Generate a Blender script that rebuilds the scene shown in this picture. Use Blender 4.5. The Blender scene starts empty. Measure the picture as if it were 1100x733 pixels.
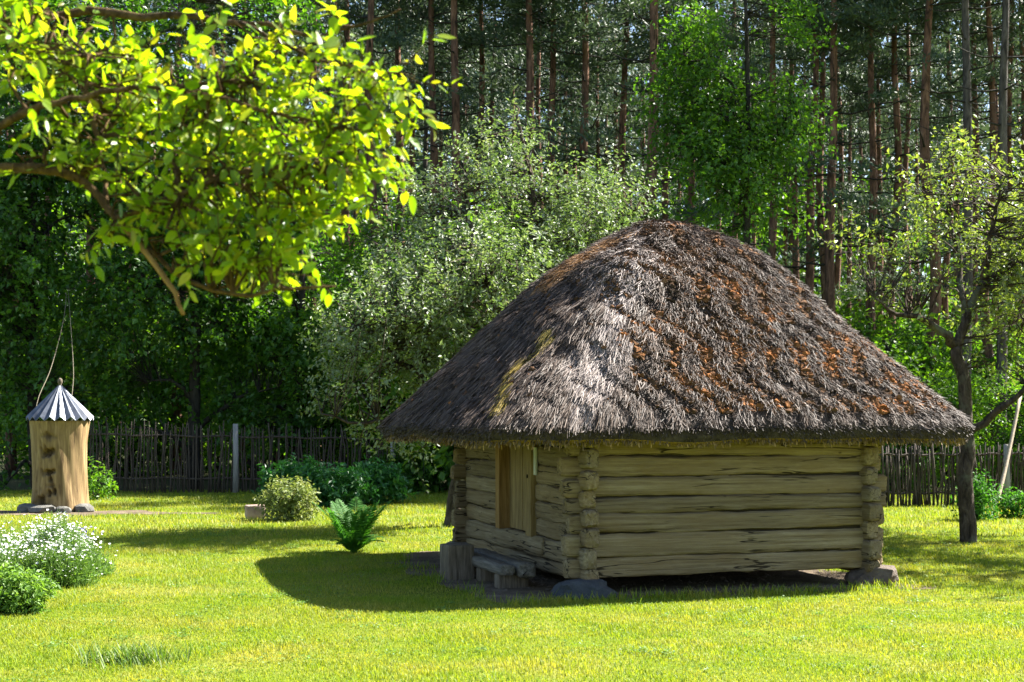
import bpy, math, random
import numpy as np
from mathutils import Vector, noise as mnoise

# ------------------------------------------------------------------ camera, world, sun, exposure
scene = bpy.context.scene
E, F, HZ = 1.8, 1528.0, 452.0            # eye height, focal length in photo pixels, horizon row (photo 1100 x 733)
cam_data = bpy.data.cameras.new("camera")
cam = bpy.data.objects.new("camera", cam_data)
scene.collection.objects.link(cam)
cam.location = (0, 0, E)
cam.rotation_euler = (math.radians(90), 0, 0)
cam_data.sensor_width = 36.0
cam_data.lens = 36.0 * F / 1100.0
cam_data.shift_y = (HZ - 366.5) / 1100.0
cam_data.clip_end = 2000.0
cam_data.dof.use_dof = True
cam_data.dof.focus_distance = 15.5
cam_data.dof.aperture_fstop = 4.0
scene.camera = cam

SUN_EL = math.radians(46)
SUN_DIR = Vector((0.90, 0.43, 0)).normalized() * math.cos(SUN_EL) + Vector((0, 0, math.sin(SUN_EL)))
world = bpy.data.worlds.new("World")
scene.world = world
world.use_nodes = True
wn = world.node_tree
bg = wn.nodes["Background"]
sky = wn.nodes.new("ShaderNodeTexSky")
sky.sky_type = 'NISHITA'
sky.sun_disc = False
sky.sun_elevation = SUN_EL
sky.sun_rotation = math.atan2(SUN_DIR.x, SUN_DIR.y)
wn.links.new(sky.outputs[0], bg.inputs[0])
bg.inputs[1].default_value = 0.056
sun_data = bpy.data.lights.new("sun", 'SUN')
sun_data.energy = 5.0
sun_data.angle = math.radians(0.5)
sun_data.color = (1.0, 0.95, 0.86)
sun = bpy.data.objects.new("sun", sun_data)
scene.collection.objects.link(sun)
sun.rotation_euler = SUN_DIR.to_track_quat('Z', 'Y').to_euler()
scene.view_settings.view_transform = 'Standard'
scene.view_settings.look = 'None'
scene.view_settings.gamma = 1.0
scene.view_settings.use_curve_mapping = False
scene.view_settings.exposure = 2.3
scene.render.engine = 'CYCLES'
scene.cycles.use_denoising = True
scene.cycles.max_bounces = 6
scene.cycles.diffuse_bounces = 4
scene.cycles.transmission_bounces = 4
scene.cycles.glossy_bounces = 2
scene.cycles.caustics_reflective = False
scene.cycles.caustics_refractive = False
scene.cycles.sample_clamp_indirect = 6.0

# ------------------------------------------------------------------ helpers
C = scene.collection
rs = np.random.RandomState(7)
random.seed(7)


def at(x, y, Y):
    """the world point that stands at depth Y and shows at photo pixel (x, y)"""
    return np.array([(x - 550.0) / F * Y, Y, E - (y - HZ) * Y / F])


def gr(x, y):
    """the ground point at photo pixel (x, y)"""
    Y = E * F / (y - HZ)
    return np.array([(x - 550.0) / F * Y, Y, 0.0])


def unit(a):
    return a / (np.linalg.norm(a, axis=-1, keepdims=True) + 1e-9)


def build(name, V, F_, mat, parent=None, smooth=False, attrs=None, link=True, loc=None):
    V = np.asarray(V, dtype=np.float32).reshape(-1, 3)
    if loc is not None:
        V = V - np.asarray(loc, dtype=np.float32)
    if isinstance(F_, np.ndarray):
        F_ = [F_]
    F_ = [np.asarray(f, dtype=np.int32) for f in F_ if len(f)]
    me = bpy.data.meshes.new(name)
    me.vertices.add(len(V))
    me.vertices.foreach_set("co", V.ravel())
    flat = np.concatenate([f.ravel() for f in F_])
    starts, o = [], 0
    for f in F_:
        n, k = f.shape
        starts.append(o + np.arange(n, dtype=np.int32) * k)
        o += n * k
    starts = np.concatenate(starts).astype(np.int32)
    me.loops.add(len(flat))
    me.loops.foreach_set("vertex_index", flat)
    me.polygons.add(len(starts))
    me.polygons.foreach_set("loop_start", starts)
    me.polygons.foreach_set("use_smooth", np.full(len(starts), smooth, dtype=bool))
    if attrs:
        for k, v in attrs.items():
            v = np.asarray(v, dtype=np.float32)
            if v.ndim == 1:
                a = me.attributes.new(k, 'FLOAT', 'POINT')
                a.data.foreach_set("value", v)
            else:
                a = me.attributes.new(k, 'FLOAT_COLOR', 'POINT')
                if v.shape[1] == 3:
                    v = np.concatenate([v, np.ones((len(v), 1), dtype=np.float32)], 1)
                a.data.foreach_set("color", v.ravel())
    me.update(calc_edges=True)
    me.materials.append(mat)
    ob = bpy.data.objects.new(name, me)
    if link:
        C.objects.link(ob)
    if loc is not None:
        ob.location = [float(q) for q in loc]
    if parent is not None:
        ob.parent = parent
    return ob


def tag(o, label, cat, group=None, kind=None):
    o["label"] = label
    if cat:
        o["category"] = cat
    if group:
        o["group"] = group
    if kind:
        o["kind"] = kind
    return o


def thing(name, label, cat, loc=(0, 0, 0), rz=0.0, group=None):
    o = bpy.data.objects.new(name, None)
    o.empty_display_size = 0.2
    C.objects.link(o)
    o.location = [float(q) for q in loc]
    o.rotation_euler = (0, 0, rz)
    return tag(o, label, cat, group)


def structure(o, label=None):
    o["kind"] = "structure"
    if label:
        o["label"] = label
    return o


def stuff(o):
    o["kind"] = "stuff"
    return o


def copy_tree(o, parent=None):
    c = o.copy()
    C.objects.link(c)
    c.parent = parent
    for ch in o.children:
        copy_tree(ch, c)
    return c


class MB:
    """collects vertices and faces"""

    def __init__(self):
        self.v, self.f, self.n = [], {}, 0
        self.a = []

    def add(self, V, Fs, a=None):
        V = np.asarray(V, dtype=np.float32).reshape(-1, 3)
        if isinstance(Fs, np.ndarray):
            Fs = [Fs]
        for f in Fs:
            f = np.asarray(f)
            if len(f):
                self.f.setdefault(f.shape[1], []).append(f + self.n)
        self.v.append(V)
        self.n += len(V)
        if a is not None:
            self.a.append(np.broadcast_to(np.asarray(a, dtype=np.float32), (len(V),) + np.shape(a)[1:] if np.ndim(a) else (len(V),)))
        return self

    def obj(self, name, mat, parent=None, smooth=False, loc=None, attr=None):
        attrs = {attr: np.concatenate(self.a)} if attr and self.a else None
        return build(name, np.concatenate(self.v), [np.concatenate(x) for x in self.f.values()], mat, parent, smooth, attrs, loc=loc)


def tube(P, R, k=8, cap=True, jitter=0.0, seed=0):
    """a tube round the polyline P with radii R"""
    P = np.asarray(P, dtype=float)
    R = np.broadcast_to(np.asarray(R, dtype=float), (len(P),))
    T = np.gradient(P, axis=0)
    T = unit(T)
    ref = np.array([0.31, 0.95, 0.05]) if abs(T[0][2]) > 0.6 else np.array([0, 0, 1.0])
    U = unit(np.cross(T, ref))
    W = np.cross(T, U)
    a = np.arange(k) / k * 2 * math.pi
    r = R[:, None] * np.ones((1, k))
    if jitter:
        q = np.random.RandomState(seed)
        lobes = 1 + jitter * (np.sin(a * 2 + q.rand() * 6) * .5 + np.sin(a * 3 + q.rand() * 6) * .5)
        r = r * lobes[None, :] * (1 + jitter * .5 * q.randn(len(P), k))
    V = P[:, None, :] + r[..., None] * (np.cos(a)[None, :, None] * U[:, None, :] + np.sin(a)[None, :, None] * W[:, None, :])
    n = len(P)
    i = np.arange(n - 1)[:, None] * k
    j = np.arange(k)[None, :]
    j2 = (j + 1) % k
    Q = np.stack([i + j, i + j2, i + k + j2, i + k + j], -1).reshape(-1, 4)
    V = V.reshape(-1, 3)
    Fs = [Q]
    if cap:
        V = np.concatenate([V, P[:1], P[-1:]])
        jj = np.arange(k)
        t0 = np.stack([np.full(k, n * k), (jj + 1) % k, jj], -1)
        o = (n - 1) * k
        t1 = np.stack([np.full(k, n * k + 1), o + jj, o + (jj + 1) % k], -1)
        Fs.append(np.concatenate([t0, t1]))
    return V, Fs


def many_tubes(P, R, k=3):
    """N thin tubes at once: P (N, m, 3), R (N, m)"""
    N, m, _ = P.shape
    T = unit(np.gradient(P, axis=1))
    ref = np.array([0.37, 0.53, 0.76])
    U = unit(np.cross(T, ref))
    W = np.cross(T, U)
    a = np.arange(k) / k * 2 * math.pi
    V = P[:, :, None, :] + R[:, :, None, None] * (np.cos(a)[None, None, :, None] * U[:, :, None, :] + np.sin(a)[None, None, :, None] * W[:, :, None, :])
    b = (np.arange(N) * m * k)[:, None, None]
    i = (np.arange(m - 1) * k)[None, :, None]
    j = np.arange(k)[None, None, :]
    j2 = (j + 1) % k
    Q = np.stack([b + i + j, b + i + j2, b + i + k + j2, b + i + k + j], -1).reshape(-1, 4)
    return V.reshape(-1, 3), Q


def smooth_line(P, n):
    """Catmull-Rom through the points P"""
    P = np.asarray(P, dtype=float)
    Q = np.concatenate([2 * P[:1] - P[1:2], P, 2 * P[-1:] - P[-2:-1]])
    t = np.linspace(0, len(P) - 1, n)
    i = np.clip(t.astype(int), 0, len(P) - 2)
    f = (t - i)[:, None]
    a, b, c, d = Q[i], Q[i + 1], Q[i + 2], Q[i + 3]
    return .5 * ((2 * b) + (-a + c) * f + (2 * a - 5 * b + 4 * c - d) * f ** 2 + (-a + 3 * b - 3 * c + d) * f ** 3)


def rock(rx, ry, rz, seed, sub=3, rough=.34):
    """an uneven stone: vertices and faces from a displaced icosphere"""
    import bmesh
    bm = bmesh.new()
    bmesh.ops.create_icosphere(bm, subdivisions=sub, radius=1.0)
    for v in bm.verts:
        p = v.co.copy()
        d = 1 + rough * mnoise.noise(p * 1.3 + Vector((seed * 7.1, 0, 0))) + rough * .5 * mnoise.noise(p * 3.1 + Vector((0, seed * 3.3, 0)))
        q = p * d
        q.z = max(-.75, min(.8, q.z))
        v.co = Vector((q.x * rx, q.y * ry, q.z * rz))
    V = np.array([v.co[:] for v in bm.verts])
    Fs = np.array([[v.index for v in f.verts] for f in bm.faces])
    bm.free()
    return V, Fs


def boxv(x0, x1, y0, y1, z0, z1, b=0.0):
    """a box, chamfered by b on all its edges"""
    import bmesh
    bm = bmesh.new()
    bmesh.ops.create_cube(bm, size=1.0)
    for v in bm.verts:
        v.co = Vector((x0 + (v.co.x + .5) * (x1 - x0), y0 + (v.co.y + .5) * (y1 - y0), z0 + (v.co.z + .5) * (z1 - z0)))
    if b:
        bmesh.ops.bevel(bm, geom=list(bm.edges), offset=b, segments=2, profile=.6, affect='EDGES')
    bm.verts.index_update()
    V = np.array([v.co[:] for v in bm.verts])
    d = {}
    for f in bm.faces:
        d.setdefault(len(f.verts), []).append([v.index for v in f.verts])
    bm.free()
    return V, [np.array(x) for x in d.values()]


def vnoise(P, scale, seed=0.0):
    return np.array([mnoise.noise(Vector((p[0] * scale + seed, p[1] * scale + seed * .7, p[2] * scale))) for p in P])


# ------------------------------------------------------------------ materials
class NT:
    def __init__(self, name):
        self.m = bpy.data.materials.new(name)
        self.m.use_nodes = True
        self.t = self.m.node_tree
        self.p = self.t.nodes["Principled BSDF"]
        self.out = self.t.nodes["Material Output"]

    def n(self, typ, **kw):
        nd = self.t.nodes.new("ShaderNode" + typ)
        for k, v in kw.items():
            setattr(nd, k, v)
        return nd

    def l(self, a, b):
        self.t.links.new(a, b)

    def ramp(self, fac, stops):
        r = self.n("ValToRGB")
        e = r.color_ramp.elements
        while len(e) < len(stops):
            e.new(0.5)
        for q, (p, c) in zip(e, stops):
            q.position = p
            q.color = (c[0], c[1], c[2], 1) if not np.isscalar(c) else (c, c, c, 1)
        self.l(fac, r.inputs[0])
        return r.outputs[0]

    def noise(self, vec, scale, detail=4, rough=.6, dist=0.0):
        q = self.n("TexNoise")
        q.inputs["Scale"].default_value = scale
        q.inputs["Detail"].default_value = detail
        q.inputs["Roughness"].default_value = rough
        q.inputs["Distortion"].default_value = dist
        if vec is not None:
            self.l(vec, q.inputs["Vector"])
        return q.outputs[0]

    def coord(self, kind="Object", scale=(1, 1, 1), offset_random=False):
        c = self.n("TexCoord")
        mp = self.n("Mapping")
        mp.inputs["Scale"].default_value = scale
        if offset_random:
            oi = self.n("ObjectInfo")
            mul = self.n("VectorMath", operation='SCALE')
            cx = self.n("CombineXYZ")
            for i in range(3):
                self.l(oi.outputs["Random"], cx.inputs[i])
            self.l(cx.outputs[0], mul.inputs[0])
            mul.inputs[3].default_value = 37.0
            self.l(mul.outputs[0], mp.inputs["Location"])
        self.l(c.outputs[kind], mp.inputs["Vector"])
        return mp.outputs[0]

    def mix(self, fac, a, b, mode='MIX'):
        q = self.n("Mix", data_type='RGBA', blend_type=mode)
        for s, v in ((0, fac), (6, a), (7, b)):
            if isinstance(v, (int, float)):
                q.inputs[s].default_value = v if s == 0 else (v, v, v, 1)
            elif isinstance(v, tuple):
                q.inputs[s].default_value = (v[0], v[1], v[2], 1)
            else:
                self.l(v, q.inputs[s])
        return q.outputs[2]

    def bump(self, h, strength=.5, dist=.02):
        b = self.n("Bump")
        b.inputs["Strength"].default_value = strength
        b.inputs["Distance"].default_value = dist
        self.l(h, b.inputs["Height"])
        self.l(b.outputs[0], self.p.inputs["Normal"])
        return b.outputs[0]

    def attr(self, name):
        return self.n("Attribute", attribute_name=name).outputs

    def done(self, col=None, rough=.8, spec=.3):
        if col is not None:
            if isinstance(col, tuple):
                self.p.inputs["Base Color"].default_value = (col[0], col[1], col[2], 1)
            else:
                self.l(col, self.p.inputs["Base Color"])
        self.p.inputs["Roughness"].default_value = rough
        self.p.inputs["Specular IOR Level"].default_value = spec
        return self.m


def leaf_mat(name, stops, trans=.4, tcol=None, rough=.45, spec=.4, under=None, patch=None):
    """two-sided leaf: diffuse and gloss above, light coming through from behind"""
    m = NT(name)
    col = m.ramp(m.attr("rnd")[2], stops)
    if patch:                                      # a second species' tint in slow patches over the ground
        nz = m.noise(m.coord("Object"), patch[0], 5, .62)
        col = m.mix(m.ramp(nz, [(patch[1], 0.0), (patch[2], 1.0)]), col, m.ramp(m.attr("rnd")[2], patch[3]))
    tc = m.mix(1.0, col, tcol or (1.5, 1.5, .6), 'MULTIPLY')
    c2 = col
    if under:
        g = m.n("NewGeometry")
        c2 = m.mix(g.outputs["Backfacing"], col, under)
    m.done(c2, rough, spec)
    tr = m.n("BsdfTranslucent")
    m.l(tc, tr.inputs[0])
    mx = m.n("MixShader")
    mx.inputs[0].default_value = trans
    m.l(m.p.outputs[0], mx.inputs[1])
    m.l(tr.outputs[0], mx.inputs[2])
    m.l(mx.outputs[0], m.out.inputs[0])
    return m.m


M = {}
# lawn blades: fresh green with straw coloured and dry patches
M['blade'] = leaf_mat("grass_blade", [(0, (.09, .18, .012)), (.5, (.155, .24, .016)), (1, (.25, .305, .035))], .45, (1.7, 1.5, .45), .5, .25,
                      patch=(.9, .44, .74, [(0, (.16, .19, .025)), (.5, (.28, .275, .055)), (1, (.40, .365, .12))]))
m = NT("lawn_earth")
v = m.coord("Object")
a_ = m.ramp(m.noise(v, .75, 5, .62), [(.45, (.12, .17, .010)), (.72, (.24, .235, .05))])
b_ = m.ramp(m.noise(v, 26, 4, .7), [(.3, (.5, .5, .5)), (.7, (1.15, 1.1, 1.0))])
M['lawn'] = m.done(m.mix(1.0, a_, b_, 'MULTIPLY'), .95, .1)
m.bump(m.noise(v, 40, 3), .6, .03)
m = NT("bare_soil")
v = m.coord("Object")
col = m.ramp(m.noise(v, 3.2, 6, .7), [(.3, (.07, .053, .037)), (.5, (.13, .10, .07)), (.75, (.23, .185, .135))])
M['soil'] = m.done(col, .95, .1)
m.bump(m.noise(v, 22, 5, .7), .8, .03)
m = NT("forest_litter")
v = m.coord("Object")
col = m.ramp(m.noise(v, .9, 6, .7), [(.35, (.03, .045, .015)), (.55, (.06, .06, .03)), (.7, (.05, .08, .02))])
M['litter'] = m.done(col, .95, .1)
m.bump(m.noise(v, 8, 4), .7, .08)

M['fore_leaf'] = leaf_mat("apple_leaf_near", [(0, (.085, .17, .012)), (.4, (.15, .25, .012)), (.8, (.22, .30, .016)), (1, (.27, .26, .03))], .62, (1.9, 1.85, .4), .34, .55)
M['apple_leaf'] = leaf_mat("apple_leaf_silver", [(0, (.08, .13, .045)), (.5, (.13, .19, .07)), (.8, (.20, .25, .12)), (1, (.36, .38, .28))], .36, (1.3, 1.45, .6), .45, .45, under=(.25, .29, .19))
M['apple_leaf2'] = leaf_mat("apple_leaf_pale", [(0, (.09, .15, .035)), (.5, (.15, .21, .045)), (1, (.25, .30, .10))], .42, (1.5, 1.5, .5), .42, .45, under=(.24, .28, .15))
M['shade_leaf'] = leaf_mat("shade_leaf", [(0, (.030, .080, .014)), (.6, (.055, .145, .018)), (1, (.12, .24, .026))], .45, (1.8, 1.9, .4), .42, .5)
M['birch_leaf'] = leaf_mat("birch_leaf", [(0, (.045, .12, .018)), (.6, (.08, .18, .02)), (1, (.15, .27, .03))], .5, (1.6, 1.7, .5), .42, .45)
M['under_leaf'] = leaf_mat("understory_leaf", [(0, (.05, .13, .015)), (.6, (.09, .20, .018)), (1, (.16, .28, .025))], .5, (1.8, 1.8, .5), .45, .4)
M['needle'] = leaf_mat("pine_needle", [(0, (.032, .060, .034)), (.6, (.065, .105, .058)), (1, (.115, .16, .085))], .22, (1.3, 1.3, .8), .5, .35)
M['fern_leaf'] = leaf_mat("fern_leaf", [(0, (.03, .10, .016)), (.6, (.05, .16, .024)), (1, (.08, .21, .028))], .42, (1.5, 1.6, .5), .6, .25)
M['peony_leaf'] = leaf_mat("peony_leaf", [(0, (.022, .10, .026)), (.6, (.042, .16, .036)), (1, (.08, .23, .045))], .3, (1.4, 1.6, .6), .42, .5)
M['spirea_leaf'] = leaf_mat("spirea_leaf", [(0, (.09, .14, .05)), (.5, (.17, .22, .07)), (1, (.32, .34, .16))], .35, (1.4, 1.4, .6), .5, .35)
M['bed_leaf'] = leaf_mat("bed_leaf", [(0, (.07, .15, .03)), (.6, (.13, .24, .04)), (1, (.22, .33, .09))], .42, (1.5, 1.5, .6), .5, .35)
M['tuft'] = leaf_mat("tuft_blade", [(0, (.06, .13, .02)), (.6, (.11, .19, .03)), (1, (.24, .27, .10))], .4, (1.5, 1.5, .5), .5, .35)
m = NT("white_petal"); M['petal'] = m.done((.80, .80, .76), .6, .3)
m = NT("lilac_petal"); M['petal_lilac'] = m.done((.32, .28, .62), .6, .3)


def bark_mat(name, stops, scale, zs, bump=.9, lichen=None):
    m = NT(name)
    v = m.coord("Object", (1, 1, zs), True)
    n1 = m.noise(v, scale, 6, .68, .8)
    col = m.ramp(n1, stops)
    if lichen:
        col = m.mix(m.ramp(m.noise(m.coord("Object"), 2.4, 4), [(.54, 0.0), (.64, 1.0)]), col, lichen)
    m.bump(n1, bump, .05)
    return m.done(col, .92, .15)


M['apple_bark'] = bark_mat("apple_bark", [(.35, (.025, .019, .015)), (.55, (.085, .064, .05)), (.7, (.16, .13, .10))], 13, .35, 1.0, (.13, .13, .09))
M['old_wood'] = bark_mat("bare_broken_wood", [(.3, (.16, .09, .035)), (.6, (.34, .21, .085))], 20, .12, .5)
M['fore_bark'] = bark_mat("fore_bark", [(.35, (.05, .03, .012)), (.55, (.13, .08, .035)), (.7, (.2, .13, .06))], 26, .5, .8)
M['pine_bark'] = bark_mat("pine_bark", [(.35, (.045, .028, .021)), (.52, (.17, .092, .062)), (.72, (.32, .185, .125))], 7, .22, 1.0)
M['pine_bark_grey'] = bark_mat("pine_bark_grey", [(.35, (.035, .03, .028)), (.52, (.10, .085, .075)), (.72, (.19, .16, .14))], 7, .22, 1.0)
M['dark_bark'] = bark_mat("dark_bark", [(.35, (.015, .014, .012)), (.6, (.05, .045, .036))], 10, .3, .8)

# weathered hewn logs: straight grain and long drying cracks along x
m = NT("weathered_log")
v = m.coord("Object", (.22, 9, 9), True)
g1 = m.noise(v, 4.0, 8, .72, .12)
v2 = m.coord("Object", (.8, 2.4, 2.4), True)
g2 = m.noise(v2, 1.6, 5, .65)
col = m.ramp(g1, [(.30, (.07, .053, .032)), (.42, (.185, .148, .094)), (.56, (.29, .242, .16)), (.74, (.41, .36, .26))])
col = m.mix(m.ramp(g2, [(.34, .0), (.7, .75)]), col, (.20, .145, .075))
v3 = m.coord("Object", (.16, 2.2, 2.2), True)
c1 = m.noise(v3, 3.2, 3, .5, .1)
dd = m.n("Math", operation='SUBTRACT'); dd.inputs[1].default_value = .5
ab = m.n("Math", operation='ABSOLUTE')
m.l(c1, dd.inputs[0]); m.l(dd.outputs[0], ab.inputs[0])
crack = m.ramp(ab.outputs[0], [(.0, 0.0), (.007, .05), (.012, 1.0)])
gate = m.ramp(m.noise(m.coord("Object", (.5, 1.5, 1.5), True), 2.3, 2), [(.46, 0.0), (.52, 1.0)])
crack = m.mix(gate, 1.0, crack)
col = m.mix(crack, (.035, .026, .017), col)
knot = m.n("TexVoronoi"); knot.inputs["Scale"].default_value = 1.7
m.l(m.coord("Object", (1.2, 2.2, 2.2), True), knot.inputs["Vector"])
col = m.mix(m.ramp(knot.outputs["Distance"], [(.03, .8), (.055, 0.0)]), col, (.08, .06, .04))
oi = m.n('ObjectInfo')
col = m.mix(1.0, col, m.ramp(oi.outputs['Random'], [(0, (.58, .56, .54)), (.35, (.84, .80, .73)), (.7, (1.0, .94, .82)), (1, (.82, .83, .84))]), 'MULTIPLY')
h = m.mix(1.0, m.mix(.35, g1, g2), crack, 'MULTIPLY')
m.bump(h, .9, .03)
M['log'] = m.done(col, .88, .18)


def plank_mat(name, stops, sc=(9, 9, .5), bump=.4, scale=4.0):
    m = NT(name)
    v = m.coord("Object", sc, True)
    n1 = m.noise(v, scale, 6, .65, .4)
    m.bump(n1, bump, .012)
    return m.done(m.ramp(n1, stops), .8, .2)


M['door'] = plank_mat("door_board", [(.3, (.085, .055, .02)), (.5, (.215, .15, .06)), (.7, (.32, .24, .105))])
M['jamb'] = plank_mat("door_jamb", [(.3, (.12, .065, .022)), (.5, (.24, .14, .045)), (.7, (.34, .22, .08))])
M['bench'] = plank_mat("bench_wood", [(.3, (.05, .045, .037)), (.5, (.125, .112, .092)), (.7, (.21, .19, .16))], (.6, 9, 9), .6)
M['block'] = plank_mat("block_wood", [(.3, (.05, .04, .028)), (.5, (.13, .105, .075)), (.7, (.22, .18, .135))], (7, 7, .7), .6)
M['picket'] = plank_mat("picket_wood", [(.3, (.026, .020, .016)), (.5, (.064, .050, .040)), (.7, (.125, .10, .08))], (9, 9, .6), .6)
M['post'] = plank_mat("post_wood", [(.3, (.13, .125, .12)), (.5, (.24, .23, .225)), (.7, (.33, .32, .31))], (9, 9, .6), .6)
M['pole'] = plank_mat("pole_wood", [(.3, (.22, .17, .12)), (.5, (.34, .27, .20)), (.7, (.42, .35, .27))], (9, 9, .4), .4)
M['pale_board'] = plank_mat("pale_board", [(.3, (.42, .44, .36)), (.7, (.56, .57, .48))])
m = NT("dry_caulking_moss"); M['caulk'] = m.done((.045, .036, .022), .95, .05)
m = NT("dark_iron"); M['iron'] = m.done((.03, .026, .022), .6, .4)
m = NT("keyhole_dark"); M['hole'] = m.done((.012, .009, .006), .9, .1)
m = NT("rope"); M['rope'] = m.done((.17, .15, .11), .9, .1)


def stone_mat(name, stops):
    m = NT(name)
    v = m.coord("Object", (1, 1, 1), True)
    n1 = m.noise(v, 5, 7, .7)
    m.bump(m.noise(v, 9, 7, .75), .9, .06)
    return m.done(m.ramp(n1, stops), .8, .3)


M['stone_blue'] = stone_mat("stone_slate", [(.3, (.03, .035, .042)), (.6, (.065, .075, .088)), (.8, (.13, .14, .15))])
M['stone_brown'] = stone_mat("stone_granite", [(.3, (.055, .042, .032)), (.55, (.13, .10, .078)), (.8, (.24, .20, .165))])
M['stone_grey'] = stone_mat("stone_grey", [(.3, (.07, .07, .062)), (.55, (.15, .145, .13)), (.8, (.27, .26, .235))])
M['stone_pink'] = stone_mat("stone_pink", [(.3, (.25, .16, .13)), (.6, (.42, .32, .27)), (.8, (.52, .43, .37))])

m = NT("hive_wood")
v = m.coord("Object", (1, 1, 1))
rot = m.n("Mapping"); rot.inputs["Rotation"].default_value = (.0, .28, 0); rot.inputs["Scale"].default_value = (6, 6, .55)
m.l(v, rot.inputs["Vector"])
n1 = m.noise(rot.outputs[0], 2.6, 6, .62, .5)
col = m.ramp(n1, [(.28, (.075, .046, .022)), (.45, (.19, .125, .055)), (.6, (.28, .195, .09)), (.78, (.38, .285, .155))])
col = m.mix(m.attr("decay")[2], col, (.06, .035, .016))
m.bump(n1, .5, .02)
M['hive'] = m.done(col, .75, .25)
m = NT("zinc_sheet")
v = m.coord("Object", (2, 2, .7), True)
m.p.inputs["Metallic"].default_value = .75
M['zinc'] = m.done(m.ramp(m.noise(v, 4, 5), [(.3, (.07, .08, .10)), (.7, (.18, .195, .225))]), .4, .5)

m = NT("thatch_strand")
M['strand'] = m.done(m.attr("col")[0], .62, .35)
m = NT("thatch_bed")
v = m.coord("UV")
n1 = m.noise(m.coord("Object", (1, 1, 1)), 9, 6, .7)
m.bump(n1, .8, .04)
M['thatch'] = m.done(m.ramp(n1, [(.3, (.022, .018, .015)), (.6, (.07, .056, .047)), (.8, (.13, .105, .088))]), .9, .15)
m = NT("thatch_cut")
n1 = m.noise(m.coord("Object", (1, 1, 1)), 60, 4, .7)
m.bump(n1, .8, .02)
M['cut'] = m.done(m.ramp(n1, [(.3, (.16, .10, .03)), (.55, (.36, .24, .075)), (.75, (.50, .36, .14))]), .9, .15)
m = NT("roof_moss")
n1 = m.noise(m.coord("Object"), 30, 4, .7)
col = m.mix(1.0, m.attr("col")[0], m.ramp(n1, [(.3, (.55, .55, .55)), (.7, (1.2, 1.2, 1.2))]), 'MULTIPLY')
m.bump(n1, .9, .02)
M['moss'] = m.done(col, .95, .1)

# ------------------------------------------------------------------ foliage helpers
def leaf_faces(cent, axis, nrm, L, W, rnd, fold=.25):
    """N folded four-cornered leaves (two triangles each)"""
    axis = unit(axis)
    side = unit(np.cross(axis, nrm))
    up = np.cross(side, axis)
    L = np.asarray(L)[:, None]
    W = np.asarray(W)[:, None]
    b = cent
    t = cent + axis * L
    l_ = cent + axis * L * .45 + side * W * .5 + up * W * fold
    r_ = cent + axis * L * .45 - side * W * .5 + up * W * fold
    V = np.stack([b, r_, t, l_], 1).reshape(-1, 3)
    n = len(cent)
    i = (np.arange(n) * 4)[:, None]
    T = np.concatenate([i + np.array([[0, 1, 2]]), i + np.array([[0, 2, 3]])])
    return V, T, np.repeat(rnd, 4)


def sample_vol(vols, n, q, shell=.5):
    w = np.array([v[6] if len(v) > 6 else v[3] * v[4] * v[5] for v in vols], dtype=float)
    k = q.choice(len(vols), n, p=w / w.sum())
    A = np.array([v[:6] for v in vols], dtype=float)[k]
    d = unit(q.randn(n, 3))
    r = q.rand(n) ** shell
    return A[:, :3] + d * r[:, None] * A[:, 3:], d


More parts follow.
